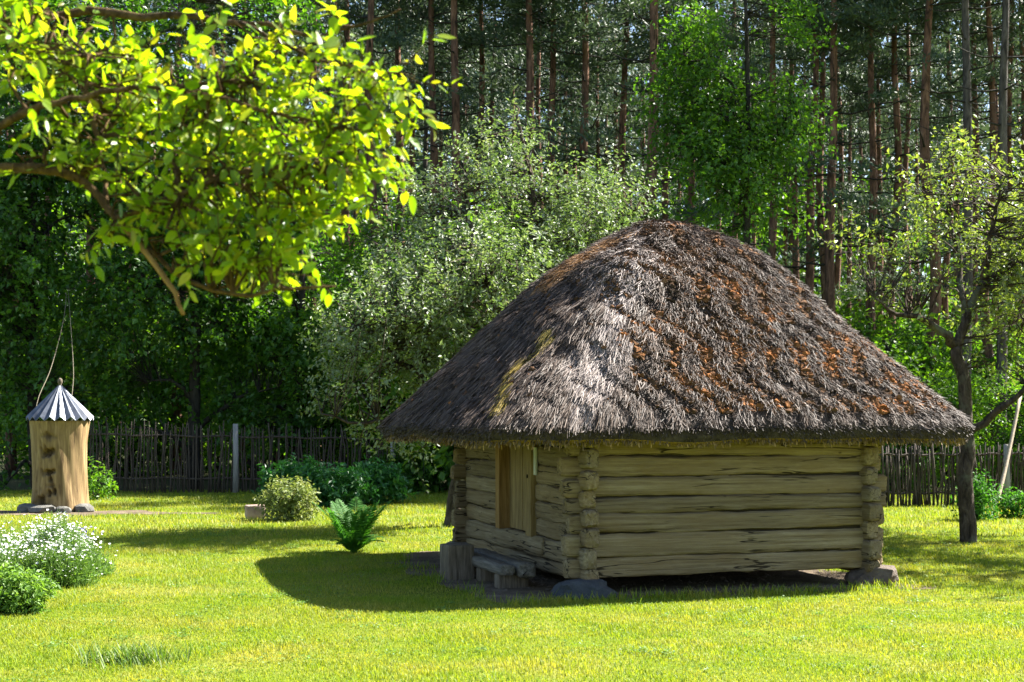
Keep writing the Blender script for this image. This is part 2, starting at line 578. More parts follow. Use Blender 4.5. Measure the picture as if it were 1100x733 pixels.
def foliage(vols, limbs, q, n_shoot, per, L, leaf, droop=0.0, up=.35, shell=.42, twig=.006, aspect=.5, gap=0.0, gapscale=.8, spread=.05, twigs=True, outward=.8):
    """shoots spread through the crown volumes, twigs that carry them and the leaves along them"""
    c, d = sample_vol(vols, n_shoot, q, shell)
    if gap:
        nz = vnoise(c, gapscale, 3.3 + q.rand() * 50)
        keep = nz > (gap - .5)
        c, d = c[keep], d[keep]
    n = len(c)
    dirn = unit(d * outward + np.array([0, 0, up]) + q.randn(n, 3) * .45)
    sl = L * (.6 + .8 * q.rand(n))
    t = (np.arange(per) + .3) / per
    tt = np.clip(t[None, :] + q.randn(n, per) * .06, 0, 1.05)
    pos = c[:, None, :] + dirn[:, None, :] * (tt * sl[:, None])[..., None]
    pos[..., 2] -= droop * sl[:, None] * tt ** 2
    pos = pos + q.randn(n, per, 3) * spread
    rad = q.randn(n, per, 3)
    rad -= (rad * dirn[:, None, :]).sum(-1, keepdims=True) * dirn[:, None, :]
    ax = unit(rad) + dirn[:, None, :] * .55 + np.array([0, 0, -.25 - droop * .5])
    nr = np.array([0, 0, 1.0]) + q.randn(n, per, 3) * .55
    N = n * per
    ls = leaf * (.65 + .7 * q.rand(N))
    rnd = np.clip(np.repeat(q.rand(n) * .5, per) + q.rand(N) * .5, 0, 1)
    LV = leaf_faces(pos.reshape(-1, 3), ax.reshape(-1, 3), nr.reshape(-1, 3), ls, ls * aspect, rnd)
    TW = None
    if twigs and limbs is not None:
        LP = np.concatenate([l[0] for l in limbs])
        LR = np.concatenate([np.broadcast_to(l[1], (len(l[0]),)) for l in limbs])
        keep = np.arange(n) % (1 if n < 700 else 2) == 0
        cc, dd, ss = c[keep], dirn[keep], sl[keep]
        best = np.empty(len(cc), dtype=int)
        for s in range(0, len(cc), 400):
            D = cc[s:s + 400, None, :] - LP[None]
            dist = (D ** 2).sum(-1) + np.maximum(0, -D[..., 2]) * .6
            best[s:s + 400] = dist.argmin(1)
        a = LP[best]
        mid = (a + cc) * .5 + q.randn(len(cc), 3) * np.linalg.norm(cc - a, axis=1, keepdims=True) * .09
        mid[:, 2] += .05 * np.linalg.norm(cc - a, axis=1)
        P = np.stack([a, mid, cc, cc + dd * ss[:, None] * .8], 1)
        r0 = np.minimum(LR[best] * .7, twig * 2.6)
        Rr = np.stack([r0, r0 * .6 + twig * .3, np.full(len(cc), twig), np.full(len(cc), twig * .4)], 1)
        TW = many_tubes(P, Rr, 3)
    return LV, TW


def limb_mesh(limbs, k=8, jit=.1):
    mb = MB()
    for i, (P, R) in enumerate(limbs):
        mb.add(*tube(P, R, k, True, jit, i + 3))
    return mb


def tree(name, label, cat, base, trunk_limbs, side_limbs, vols, q, bark, leafm, group=None, crown_name='crown', **kw):
    root = thing(name, label, cat, base, 0, group)
    base = np.asarray(base, dtype=float)
    LV, TW = foliage(vols, trunk_limbs + side_limbs, q, **kw)
    o = limb_mesh(trunk_limbs, 10).obj('trunk', bark, root, True, loc=base)
    o.location = (0, 0, 0)
    if side_limbs or TW is not None:
        mb = limb_mesh(side_limbs, 7) if side_limbs else MB()
        if TW is not None:
            mb.add(*TW)
        o = mb.obj('branches', bark, root, True, loc=base)
        o.location = (0, 0, 0)
    o = build(crown_name, LV[0], LV[1], leafm, root, False, {"rnd": LV[2]}, loc=base)
    o.location = (0, 0, 0)
    return root


def limb(pts, r0, r1, n=14, wob=0.0, q=None, power=1.0):
    P = smooth_line(pts, n)
    if wob and q is not None:
        P[1:-1] += q.randn(n - 2, 3) * wob
    t = np.linspace(0, 1, n) ** power
    return P, r0 + (r1 - r0) * t


# ------------------------------------------------------------------ the hut's frame of reference
C0 = np.array([.69, 14.6, 0.0])                 # near corner
DU = np.array([.956, .293, 0.0]); DU /= np.linalg.norm(DU)
DV = np.array([-DU[1], DU[0], 0.0])
HUT_RZ = math.atan2(DU[1], DU[0])
WU, WV = 3.45, 4.6


def hut(u, v, z=0.0):
    return C0 + DU * u + DV * v + np.array([0, 0, z])


def hut_uv(P):
    d = np.asarray(P)[..., :2] - C0[:2]
    return d @ DU[:2], d @ DV[:2]


# ------------------------------------------------------------------ ground
def grid(x0, x1, y0, y1, z, nx, ny):
    X, Y = np.meshgrid(np.linspace(x0, x1, nx), np.linspace(y0, y1, ny))
    V = np.stack([X, Y, np.full_like(X, z)], -1).reshape(-1, 3)
    i = (np.arange(ny - 1)[:, None] * nx + np.arange(nx - 1)[None]).reshape(-1)
    return V, np.stack([i, i + 1, i + nx + 1, i + nx], -1)


V, Fq = grid(-500, 500, -200, 900, -.02, 12, 12)
structure(build('forest_ground', V, Fq, M['litter']), 'dark leaf litter of the forest ground behind the fence')
V, Fq = grid(-40, 40, -12, 36.5, 0, 60, 40)
structure(build('lawn', V, Fq, M['lawn']), 'sunlit mown lawn in front of the thatched hut')


def soil_mask(X, Y):
    """above 0: bare earth"""
    P = np.stack([X, Y], -1)
    u, v = hut_uv(P)
    w = .16 * np.sin(X * 5.1 + Y * 2.3) + .12 * np.sin(X * 2.2 - Y * 4.7 + 1) + .08 * np.sin(X * 11 + 2)
    du = np.minimum(u + .95, 3.62 - u)
    dv = np.minimum(v + .30, 5.0 - v)
    a = np.minimum(du, dv) + w * .8
    b = 1 - np.hypot((X + 8.8) / 2.9, (Y - 27.7) / .62) + w * 1.6
    return np.maximum(a, np.minimum(b, .5))


def blob_sheet(name, c, pts, z, mat, label):
    V = np.concatenate([[[c[0], c[1], z]], [[p[0], p[1], z] for p in pts]])
    n = len(pts)
    T = np.array([[0, 1 + i, 1 + (i + 1) % n] for i in range(n)])
    return structure(build(name, V, T, mat), label)


def trace(c, R=6, n=90):
    pts = []
    for k in range(n):
        a = k / n * 2 * math.pi
        r = 0.02
        while r < R and soil_mask(np.array(c[0] + r * math.cos(a)), np.array(c[1] + r * math.sin(a))) > -.06:
            r += .03
        pts.append((c[0] + r * math.cos(a), c[1] + r * math.sin(a)))
    return pts


hc = hut(1.6, 2.3)
blob_sheet('bare_soil', hc, trace(hc), .005, M['soil'], 'trodden bare earth under and beside the thatched hut')
blob_sheet('bare_path', (-8.6, 27.6), trace((-8.6, 27.6)), .005, M['soil'], 'worn strip of bare earth around the log hive')

# lawn grass: real blades, finer near the camera
def blades(n, y0, y1, h, w, q, seg2, xpad=1.0):
    Y = np.sqrt(q.rand(n) * (y1 ** 2 - y0 ** 2) + y0 ** 2)
    X = (q.rand(n) * 2 - 1) * (Y * 550 / F + xpad)
    s = soil_mask(X, Y)
    keep = (s < q.randn(n) * .07 - .02)
    X, Y = X[keep], Y[keep]
    n = len(X)
    a = q.rand(n) * 2 * math.pi
    lean = .25 + .6 * q.rand(n)
    hh = h * (.5 + q.rand(n)) * (1 + .45 * np.sin(X * 2.7 + 1.3 * np.sin(Y * 1.9)) * np.sin(Y * 3.1 + X))
    hh = np.clip(hh, h * .35, h * 2)
    d = np.stack([np.cos(a), np.sin(a), np.zeros(n)], -1)
    s_ = np.stack([-np.sin(a), np.cos(a), np.zeros(n)], -1)
    ww = w * (.6 + .8 * q.rand(n))
    b = np.stack([X, Y, np.zeros(n)], -1)
    rnd = q.rand(n)
    up = np.array([0, 0, 1.0])
    tip = b + d * (hh * lean)[:, None] + up * (hh)[:, None]
    l_ = b - s_ * ww[:, None] * .5
    r_ = b + s_ * ww[:, None] * .5
    if not seg2:
        V = np.stack([l_, r_, tip], 1).reshape(-1, 3)
        T = (np.arange(n) * 3)[:, None] + np.array([[0, 1, 2]])
        return V, [T], np.repeat(rnd, 3)
    mid = b + d * (hh * lean * .35)[:, None] + up * (hh * .6)[:, None]
    ml = mid - s_ * ww[:, None] * .42
    mr = mid + s_ * ww[:, None] * .42
    V = np.stack([l_, r_, mr, ml, tip], 1).reshape(-1, 3)
    i = (np.arange(n) * 5)[:, None]
    return V, [i + np.array([[0, 1, 2, 3]]), i + np.array([[3, 2, 4]])], np.repeat(rnd, 5)


q = np.random.RandomState(11)
mb = MB()
for args in ((200000, 9.2, 14.5, .024, .005, q, True), (210000, 14.5, 22, .028, .0075, q, False), (120000, 22, 36.4, .05, .014, q, False)):
    V, Fs, r = blades(*args)
    mb.add(V, Fs)
    mb.a.append(r.astype(np.float32))
tag(mb.obj('lawn_grass', M['blade'], attr='rnd'), 'short bright grass blades of the sunlit lawn', 'grass', kind='stuff')

# clover and other broad weeds in loose patches through the grass
q = np.random.RandomState(13)
n = 260
Yw = np.sqrt(q.rand(n) * (24 ** 2 - 9.3 ** 2) + 9.3 ** 2); Xw = (q.rand(n) * 2 - 1) * Yw * .37
k = 46
rad_ = (.05 + .22 * q.rand(n) ** 2)[:, None]
cx_, cy_ = Xw[:, None] + q.randn(n, k) * rad_, Yw[:, None] + q.randn(n, k) * rad_
cz_ = .012 + .022 * q.rand(n, k)
cw = np.stack([cx_, cy_, cz_], -1).reshape(-1, 3)
cw = cw[soil_mask(cw[:, 0], cw[:, 1]) < -.03]
N = len(cw)
V, T, r_ = leaf_faces(cw, q.randn(N, 3) * np.array([1, 1, .15]) + np.array([0, 0, .1]), q.randn(N, 3) * .3 + np.array([0, 0, 1.0]), .018 + .016 * q.rand(N), .014 + .008 * q.rand(N), q.rand(N) * .8, .15)
tag(build('clover', V, T, M['bed_leaf'], None, False, {"rnd": r_}), 'loose patches of clover leaves in the lawn', 'clover', kind='stuff')

# ------------------------------------------------------------------ the thatched hut
hut_root = thing('thatched_hut', 'low log hut with a mossy thatched hip roof standing on corner stones', 'hut', C0, HUT_RZ)
# everything below is in the hut's own frame: x along the long front wall, y along the door wall


def log_mesh(L, h, t, seed, e0=.16, e1=.16, n=26):
    """one hewn log along x, 0..L, chamfered in section, uneven along its length, its ends shaped"""
    q = np.random.RandomState(seed)
    k = 14
    a = (np.arange(k) + .5) / k * 2 * math.pi
    ex = 2 / (3.6 + 2.4 * q.rand())
    cy = np.sign(np.cos(a)) * np.abs(np.cos(a)) ** ex
    cz = np.sign(np.sin(a)) * np.abs(np.sin(a)) ** ex
    x = np.concatenate([[0, .012], np.linspace(.05, L - .05, n), [L - .012, L]])
    V = []
    p1, p2, p3, p4 = q.rand(4) * 20
    for i, xx in enumerate(x):
        top = .007 * math.sin(xx * 2.1 + p1) + .004 * math.sin(xx * 5.3 + p2) + .0025 * q.randn()
        bot = .007 * math.sin(xx * 1.7 + p3) + .004 * math.sin(xx * 4.4 + p4) + .0025 * q.randn()
        dep = 1 + .05 * math.sin(xx * 3.3 + p2)
        sc = 1.0
        de = min(xx, L - xx)
        if de < .013:
            sc = .72 if de == 0 else .90
        yy = t / 2 + cy * t / 2 * sc * dep
        zz = h / 2 + cz * (h / 2 - .002) * sc + np.where(cz > 0, top, bot)
        # end pieces stand a little fuller than the notch behind them
        e = e0 if xx < L / 2 else e1
        if e and .02 < de < e + .1:
            f = math.exp(-((de - e - .02) / .035) ** 2)
            yy = t / 2 + (yy - t / 2) * (1 - .10 * f)
            zz = h / 2 + (zz - h / 2) * (1 - .08 * f)
        r = .004 * q.randn(k)
        V.append(np.stack([np.full(k, xx) + (.008 * q.randn(k) if de < .013 else 0), yy + r, zz + r], -1))
    m_ = len(x)
    V = np.concatenate(V)
    i = np.arange(m_ - 1)[:, None] * k
    j = np.arange(k)[None]
    Q = np.stack([i + j, i + k + j, i + k + (j + 1) % k, i + (j + 1) % k], -1).reshape(-1, 4)
    V = np.concatenate([V, [[0, t / 2, h / 2]], [[L, t / 2, h / 2]]])
    jj = np.arange(k)
    T0 = np.stack([np.full(k, m_ * k), jj, (jj + 1) % k], -1)
    o = (m_ - 1) * k
    T1 = np.stack([np.full(k, m_ * k + 1), o + (jj + 1) % k, o + jj], -1)
    return V, [Q, np.concatenate([T0, T1])]


TH = .17
front_z = [.17, .385, .63, .835, 1.005, 1.215, 1.43, 1.61, 1.80]
side_z = [.13, .275, .50, .70, .90, 1.09, 1.30, 1.52, 1.70, 1.88]


def put_log(L, h, loc, rz, seed, **kw):
    V, Fs = log_mesh(L, h, TH, seed, **kw)
    o = build('log', V, Fs, M['log'], hut_root, True)
    o.data.set_sharp_from_angle(angle=math.radians(38))
    o.location = [float(q_) for q_ in loc]
    o.rotation_euler = (0, random.uniform(-.004, .004), rz)
    return o


sd = 100
for wall_v in (0.0, WV - TH):
    for i in range(len(front_z) - 1):
        pr0, pr1 = random.uniform(.09, .20), random.uniform(.08, .16)
        put_log(WU + pr0 + pr1, front_z[i + 1] - front_z[i], (-pr0, wall_v + random.uniform(-.008, .008), front_z[i]), 0, sd, e0=pr0, e1=pr1)
        sd += 1
DOOR0, DOOR1, DOOR_Z = 1.50, 2.86, .46
for wall_u in (0.0, WU - TH):
    for i in range(len(side_z) - 1):
        z0, h = side_z[i], side_z[i + 1] - side_z[i]
        pr0, pr1 = random.uniform(.08, .20), random.uniform(.08, .16)
        # a log along +y: rotated by +90 degrees its depth runs to -x
        x = wall_u + TH + random.uniform(-.008, .008)
        if wall_u == 0.0 and z0 + h > DOOR_Z + .1:
            put_log(DOOR0 + pr0, h, (x, -pr0, z0), math.pi / 2, sd, e0=pr0, e1=0, n=16)
            put_log(WV - DOOR1 + pr1, h, (x, DOOR1, z0), math.pi / 2, sd + 500, e0=0, e1=pr1, n=16)
        else:
            put_log(WV + pr0 + pr1, h, (x, -pr0, z0), math.pi / 2, sd, e0=pr0, e1=pr1)
        sd += 1
# sill beam under the door, a little proud of the wall
V, Fs = log_mesh(DOOR1 - DOOR0 + .62, .20, .14, 777, e0=0, e1=0, n=14)
o = build('sill_beam', V, Fs, M['log'], hut_root, True)
o.location = (.105, DOOR0 - .36, DOOR_Z - .155)
o.rotation_euler = (0, 0, math.pi / 2)

# door in its frame
frame = build('door_frame', *boxv(-.05, .17, DOOR1 - .13, DOOR1 + .03, DOOR_Z + .035, 1.80, .008), M['jamb'], hut_root)
frame["label"] = 'yellow brown door jambs let into the log wall'
build('jamb', *boxv(-.055, .17, DOOR0 - .035, DOOR0 + .16, DOOR_Z + .035, 1.80, .008), M['door'], frame)
build('lintel', *boxv(-.03, .15, DOOR0 + .163, DOOR1 - .133, 1.66, 1.79, .008), M['jamb'], frame)
door = build('door', *boxv(.105, .125, DOOR0 + .163, DOOR1 - .133, DOOR_Z + .045, 1.655, .004), M['jamb'], hut_root)
door["label"] = 'narrow plank door with a dark keyhole'
yy = DOOR0 + .166
for i, w_ in enumerate((.25, .28, .26, .265)):
    build('plank', *boxv(.075 + .005 * (i % 2), .104, yy, yy + w_ - .007, DOOR_Z + .05, 1.65, .006), M['door'], door)
    yy += w_
V, Fs = tube([(-.061, DOOR0 + .08, 1.17), (-.054, DOOR0 + .08, 1.17)], [.022, .022], 12)
build('keyhole', V, Fs, M['hole'], frame)
V, Fs = boxv(-.028, -.004, DOOR0 - .13, DOOR0 - .055, 1.19, 1.50, .004)
o = build('pale_board', V, Fs, M['pale_board'], hut_root)
o["label"] = 'narrow pale board nailed beside the door'
# a dark floor and ceiling close the inside
build('floor', *boxv(.2, WU - .2, .2, WV - .2, .22, .26), M['block'], hut_root)
for (x0, x1, y0, y1) in ((.13, WU - .13, .055, .12), (.13, WU - .13, WV - .12, WV - .055), (.055, .12, .125, DOOR0 - .04), (.055, .12, DOOR1 + .035, WV - .125), (WU - .12, WU - .055, .125, WV - .125)):
    build('moss_caulking', *boxv(x0, x1, y0, y1, .20, 1.76), M['caulk'], hut_root)
# wall plates and rafters under the thatch
for u0 in (-.62, WU + .5):
    build('eave_pole', *tube([(u0, -.35, 1.75), (u0, WV + .35, 1.75)], [.045, .045], 8), M['jamb'], hut_root, True)

# ---- roof shell
RA, RB, RN = 2.90, 2.93, 6.9
EC = np.array([1.80, 2.44]); RC = np.array([1.75, 2.22]); RH = .59
ZE, ZT = 1.77, 4.12


def roof_pt(th, s):
    """roof surface point for plan angle th and s = 0 at the ridge .. 1 at the eave"""
    c, n = np.cos(th), np.sin(th)
    rr = (np.abs(c) ** RN + np.abs(n) ** RN) ** (-1 / RN)
    # rounder towards the top
    r2 = (np.abs(c) ** 2.6 + np.abs(n) ** 2.6) ** (-1 / 2.6)
    k = np.clip(s, 0, 1) ** 1.6
    r = r2 * (1 - k) + rr * k
    cx = RC[0] + (EC[0] - RC[0]) * s
    cy = RC[1] + (EC[1] - RC[1]) * s
    x = cx + r * c * s * RA
    y = cy + r * n * (s * (RB - RH)) + np.clip(r * n * 1.15, -1, 1) * RH * np.minimum(1, .25 + s * 6) 
    sp = (np.sqrt(s * s + .0025) - .05) / (math.sqrt(1.0025) - .05)
    z = ZE + (ZT - ZE) * (1 - sp ** 1.31) + .10 * np.exp(-((s - .42) / .2) ** 2)
    lump = .050 * np.sin(x * 2.1 + 1.0) * np.sin(y * 1.7 + .4) + .03 * np.sin(x * 4.3 + z * 2) * np.sin(y * 3.9 + 1) + .02 * np.sin(z * 7 + x * 3)
    z = z + lump * (1 - .6 * s)
    return np.stack([x, y, z], -1)


NTH, NS = 220, 70
th = np.arange(NTH) / NTH * 2 * math.pi
ss = np.linspace(0, 1, NS) ** .9
TT, SS = np.meshgrid(th, ss)
P = roof_pt(TT, SS).reshape(-1, 3)
i = np.arange(NS - 1)[:, None] * NTH
j = np.arange(NTH)[None]
Q = np.stack([i + j, i + NTH + j, i + NTH + (j + 1) % NTH, i + (j + 1) % NTH], -1).reshape(-1, 4)
roof = build('roof', P, Q, M['thatch'], hut_root, True)
roof["label"] = 'dark mossy thatched hip roof with low eaves'
# cut edge: rounds under the eave and runs back up beneath
edge = roof_pt(th, np.ones(NTH))
cen = np.array([EC[0], EC[1], 0])
rings = [edge]
sag = .02 * np.sin(th * 5 + 1) + .015 * np.sin(th * 11)
inn = unit((cen - edge) * np.array([1, 1, 0]))
for din, dz in ((-.02, -.05), (-.02, -.11), (.02, -.165), (.09, -.195), (.20, -.17), (.45, .02), (.9, .36)):
    rg = edge + inn * din + np.array([0, 0, 1.0]) * (dz + sag[:, None] * (.6 if dz < 0 else 0))
    rings.append(rg)
NR = len(rings)
P = np.concatenate(rings)
i = np.arange(NR - 1)[:, None] * NTH
Q = np.stack([i + j, i + NTH + j, i + NTH + (j + 1) % NTH, i + (j + 1) % NTH], -1).reshape(-1, 4)
build('eave_lip', P, Q[:3 * NTH], M['thatch'], roof, True)
o = build('eave_edge', P, Q[3 * NTH:], M['cut'], roof, True)
o["label"] = 'straw coloured cut underside of the thatch'


def surf(th, s):
    e = 1e-3
    p = roof_pt(th, s)
    ds = roof_pt(th, s + e) - p
    dt = roof_pt(th + e, s) - p
    nrm = unit(np.cross(ds, dt))
    nrm *= np.sign(nrm[:, 2:3] + 1e-9)
    return p, unit(ds), nrm


def roof_samples(n, q, s0=.02):
    th = q.rand(n * 4) * 2 * math.pi
    s = np.sqrt(q.rand(n * 4) * (1 - s0 ** 2) + s0 ** 2)
    rr = (np.abs(np.cos(th)) ** RN + np.abs(np.sin(th)) ** RN) ** (-2 / RN)
    keep = q.rand(n * 4) < rr / 1.6
    return th[keep][:n], s[keep][:n]


q = np.random.RandomState(21)
NSTR = 230000
th_, s_ = roof_samples(NSTR, q)
p, dn, nm = surf(th_, s_)
n = len(p)
side = np.cross(nm, dn)
tuft = np.sin(p[:, 0] * 17 + p[:, 1] * 13 + 2 * np.sin(p[:, 2] * 9)) * np.sin(p[:, 1] * 19 - p[:, 2] * 15)
comb = np.clip((-p[:, 0] + 1.0 + .35 * np.sin(p[:, 2] * 5)) / .8, 0, 1)            # the door side is combed straighter
ln = (.04 + .07 * q.rand(n)) * (1 + .25 * tuft) * (1 + .7 * comb)
lift = (.003 + .040 * q.rand(n) ** 2) * (1 - .4 * comb)
yaw = q.randn(n) * (.60 - .42 * comb)
dirn = unit(dn * np.cos(yaw)[:, None] + side * np.sin(yaw)[:, None])
w = .0035 + .0055 * q.rand(n)
start = p + nm * (.002 + .045 * q.rand(n) * (tuft > -.1))[:, None] - dirn * (ln * .3)[:, None]
tipp = start + dirn * ln[:, None] + nm * lift[:, None]
tipp[:, 2] -= np.where(s_ > .97, .05 * q.rand(n), 0)
sw = unit(side + nm * q.randn(n)[:, None] * .6)
V = np.stack([start - sw * w[:, None] * .5, start + sw * w[:, None] * .5, tipp + sw * w[:, None] * .3, tipp - sw * w[:, None] * .3], 1).reshape(-1, 3)
Fq = (np.arange(n) * 4)[:, None] + np.array([[0, 1, 2, 3]])
r = q.rand(n)
dark = np.array([.028, .021, .017]); mid = np.array([.088, .058, .041]); pale = np.array([.23, .165, .125])
big = .5 + .5 * np.sin(p[:, 0] * 1.9 + 2 * np.sin(p[:, 1] * 1.3)) * np.sin(p[:, 2] * 3 + p[:, 1])
r = np.clip(r * .8 + .2 * big - .05, 0, 1)
col = np.where((r < .65)[:, None], dark + (mid - dark) * (r / .65)[:, None], mid + (pale - mid) * ((r - .65) / .35)[:, None])
fr = np.clip((p[:, 0] - .6) * 1.2, 0, 1) * np.clip((2.2 - p[:, 1]) * .9, 0, 1)        # the mossy front slope is older, browner straw
col = col * (1 - fr[:, None] * np.array([.22, .30, .36]))
# sun highlight painted into the straw colour down the near hip, yellow lichen streaks on the door side, rust brown lichen along the left ridge line
hipd = np.abs((p[:, 0] - (-.15 + (p[:, 2] - ZE) * .62)) )
nearhip = (p[:, 1] < 1.6) & (hipd < .24 + .13 * np.sin(p[:, 2] * 6))
f = np.where(nearhip, (1 - hipd / .5).clip(0, 1) * .72, 0) * (q.rand(n) < .75)
col = col + (np.array([.37, .31, .29]) - col) * f[:, None]
yl = (np.abs(p[:, 1] - (.05 + (p[:, 2] - ZE) * .75) - .10 * np.sin(p[:, 2] * 9)) < .10) & (p[:, 0] < .45) & (p[:, 2] < 2.75) & (p[:, 2] > 1.86)
f = np.where(yl, .75, 0) * (q.rand(n) < .7)
col = col + (np.array([.36, .26, .035]) - col) * f[:, None]
rl = (np.abs(p[:, 1] - 1.9 - .5 * (4.0 - p[:, 2])) < .5) & (p[:, 2] > 3.3) & (p[:, 2] < 3.95) & (p[:, 0] < 1.5)
f = np.where(rl, .7, 0) * (q.rand(n) < .75)
col = col + (np.array([.34, .17, .05]) - col) * f[:, None]
o = build('thatch_straw', V, Fq, M['strand'], roof, False, {"col": np.repeat(col, 4, 0)})
stuff(o)
# hanging butt ends along the eave
n = 16000
th_ = q.rand(n) * 2 * math.pi
edge = roof_pt(th_, np.ones(n))
inn = unit((cen - edge) * np.array([1, 1, 0]))
dep = q.rand(n)
st = edge + inn * (-.025 + .10 * dep)[:, None] + np.array([0, 0, 1.0]) * (-.02 - .16 * dep)[:, None]
dr = unit(-inn * (.8 - .6 * dep)[:, None] + np.array([0, 0, -1.0]) * (.35 + .6 * dep)[:, None] + q.randn(n, 3) * .22)
tp = st + dr * (.035 + .05 * q.rand(n))[:, None]
sw = unit(np.cross(dr, q.randn(n, 3))) * (.004 + .004 * q.rand(n))[:, None]
V = np.stack([st - sw, st + sw, tp + sw * .7, tp - sw * .7], 1).reshape(-1, 3)
Fq = (np.arange(n) * 4)[:, None] + np.array([[0, 1, 2, 3]])
c1 = np.array([.07, .053, .042]); c2 = np.array([.40, .26, .085])
k = np.clip(dep * 1.6 - 1.0 + .25 * q.randn(n), 0, 1)[:, None]
stuff(build('eave_straw', V, Fq, M['strand'], roof, False, {"col": np.repeat((c1 + (c2 - c1) * k) * (.6 + .7 * q.rand(n))[:, None], 4, 0)}))
# cushions of moss, thick on the long front slope
n = 80000
th_, s_ = roof_samples(n, q, .1)
p, dn, nm = surf(th_, s_)
band = vnoise(p * np.array([.6, .6, 2.2]), 1.7, 4.0) + .5 * vnoise(p, 4.5, 9.0)
front = np.clip((p[:, 0] - .35) * 1.2, 0, 1) * np.clip((1.9 - p[:, 1]) * .9, 0, 1) + np.clip((p[:, 0] - 2.6) * 1.0, 0, 1) * .9
dens = (front.clip(0, 1) * .95 + .04) * (s_ < .965) * np.clip(.72 + band * 1.3, .22, 1)
keep = q.rand(n) < dens
p, dn, nm, band = p[keep], dn[keep], nm[keep], band[keep]
n = len(p)
ico_v, ico_f = rock(1, 1, 1, 5, 1, .3)
sz = (.007 + .026 * q.rand(n) ** 2.4)
side = np.cross(nm, dn)
V = p[:, None, :] + sz[:, None, None] * (ico_v[None, :, 0:1] * side[:, None, :] * (1.1 + .9 * q.rand(n))[:, None, None] + ico_v[None, :, 1:2] * dn[:, None, :] * .9 + ico_v[None, :, 2:3] * nm[:, None, :] * 1.0) + (nm * .014)[:, None, :]
V = V + q.randn(*V.shape) * sz[:, None, None] * .42
Fm = (np.arange(n) * len(ico_v))[:, None, None] + ico_f[None]
cA = np.array([.05, .034, .023]); cB = np.array([.165, .088, .046]); cC = np.array([.31, .125, .042])
r = np.clip(q.rand(n) * .72 + band * .7 + .10 + .20 * (2.7 - p[:, 2]), 0, 1)[:, None]
col = np.where(r < .6, cA + (cB - cA) * r / .6, cB + (cC - cB) * (r - .6) / .4)
stuff(build('roof_moss', V.reshape(-1, 3), Fm.reshape(-1, 3), M['moss'], roof, False, {"col": np.repeat(col, len(ico_v), 0)}))

# corner stones
for (u, v_, rx, ry, rz, mt, lab, sd) in ((.02, -.12, .30, .26, .16, 'stone_blue', 'flat slate blue boulder under the near corner of the hut', 1),
                                        (WU - .02, .02, .27, .24, .20, 'stone_brown', 'brown boulder under the right front corner of the hut', 2),
                                        (.05, WV - .05, .28, .28, .17, 'stone_grey', 'grey stone under the far corner of the hut by the door wall', 3)):
    V, Fs = rock(rx, ry, rz, sd)
    p = hut(u, v_, .055)
    o = build('corner_stone', V + p, Fs, M[mt], None, True, loc=(p[0], p[1], 0))
    o.data.set_sharp_from_angle(angle=math.radians(28))
    tag(o, lab, 'stone', 'stones the hut stands on')

# bench along the door wall
bp = hut(-.47, .62)
bench = thing('low_bench', 'low weathered bench of two split beams in front of the hut door', 'bench', bp, HUT_RZ)
V, Fs = log_mesh(2.05, .135, .19, 901, e0=0, e1=0, n=16)
for k, (dx, dl) in enumerate(((.21, 0), (0.0, .08))):
    V, Fs = log_mesh(2.05 - dl, .135, .185, 901 + k, e0=0, e1=0, n=16)
    o = build('seat_beam', V, Fs, M['bench'], bench, True)
    o.location = (dx, dl * .5, .145)
    o.rotation_euler = (0, 0, math.pi / 2)
for yy in (.28, 1.0, 1.68):
    V, Fs = boxv(-.16, .19, yy - .085, yy + .085, -.02, .158, .025)
    V = V + .01 * vnoise(V, 9)[:, None]
    build('support_block', V, Fs, M['block'], bench, True)
# chopping block beyond the bench
p = gr(491, 622)
V, Fs = boxv(-.16, .16, -.15, .15, -.02, .40, .025)
V = V + .015 * vnoise(V, 5)[:, None]
o = build('wooden_block', V, Fs, M['block'])
o.location = [float(x_) for x_ in p]
o.rotation_euler = (0, 0, HUT_RZ + .1)
tag(o, 'squared wooden block standing beside the far end of the low bench', 'block')

# pebbles and crumbs of earth on the trodden soil
q = np.random.RandomState(29)
n = 2600
U_, V_ = q.uniform(-1.1, 3.8, n), q.uniform(-.5, 4.8, n)
W_ = C0[None, :2] + U_[:, None] * DU[None, :2] + V_[:, None] * DV[None, :2]
ok = (soil_mask(W_[:, 0], W_[:, 1]) > -.04)
W_ = W_[ok]; n = len(W_)
iv, if_ = rock(1, 1, 1, 8, 1, .4)
sz = .007 + .022 * q.rand(n) ** 3
VV = np.concatenate([W_, np.full((n, 1), .006)], 1)[:, None, :] + iv[None] * sz[:, None, None] * np.stack([.7 + .6 * q.rand(n), .7 + .6 * q.rand(n), .5 + .4 * q.rand(n)], 1)[:, None, :]
o = build('pebbles', VV.reshape(-1, 3), ((np.arange(n) * len(iv))[:, None, None] + if_[None]).reshape(-1, 3), M['stone_brown'])
tag(o, 'small pebbles and crumbs on the bare earth beside the hut', 'pebbles', kind='stuff')
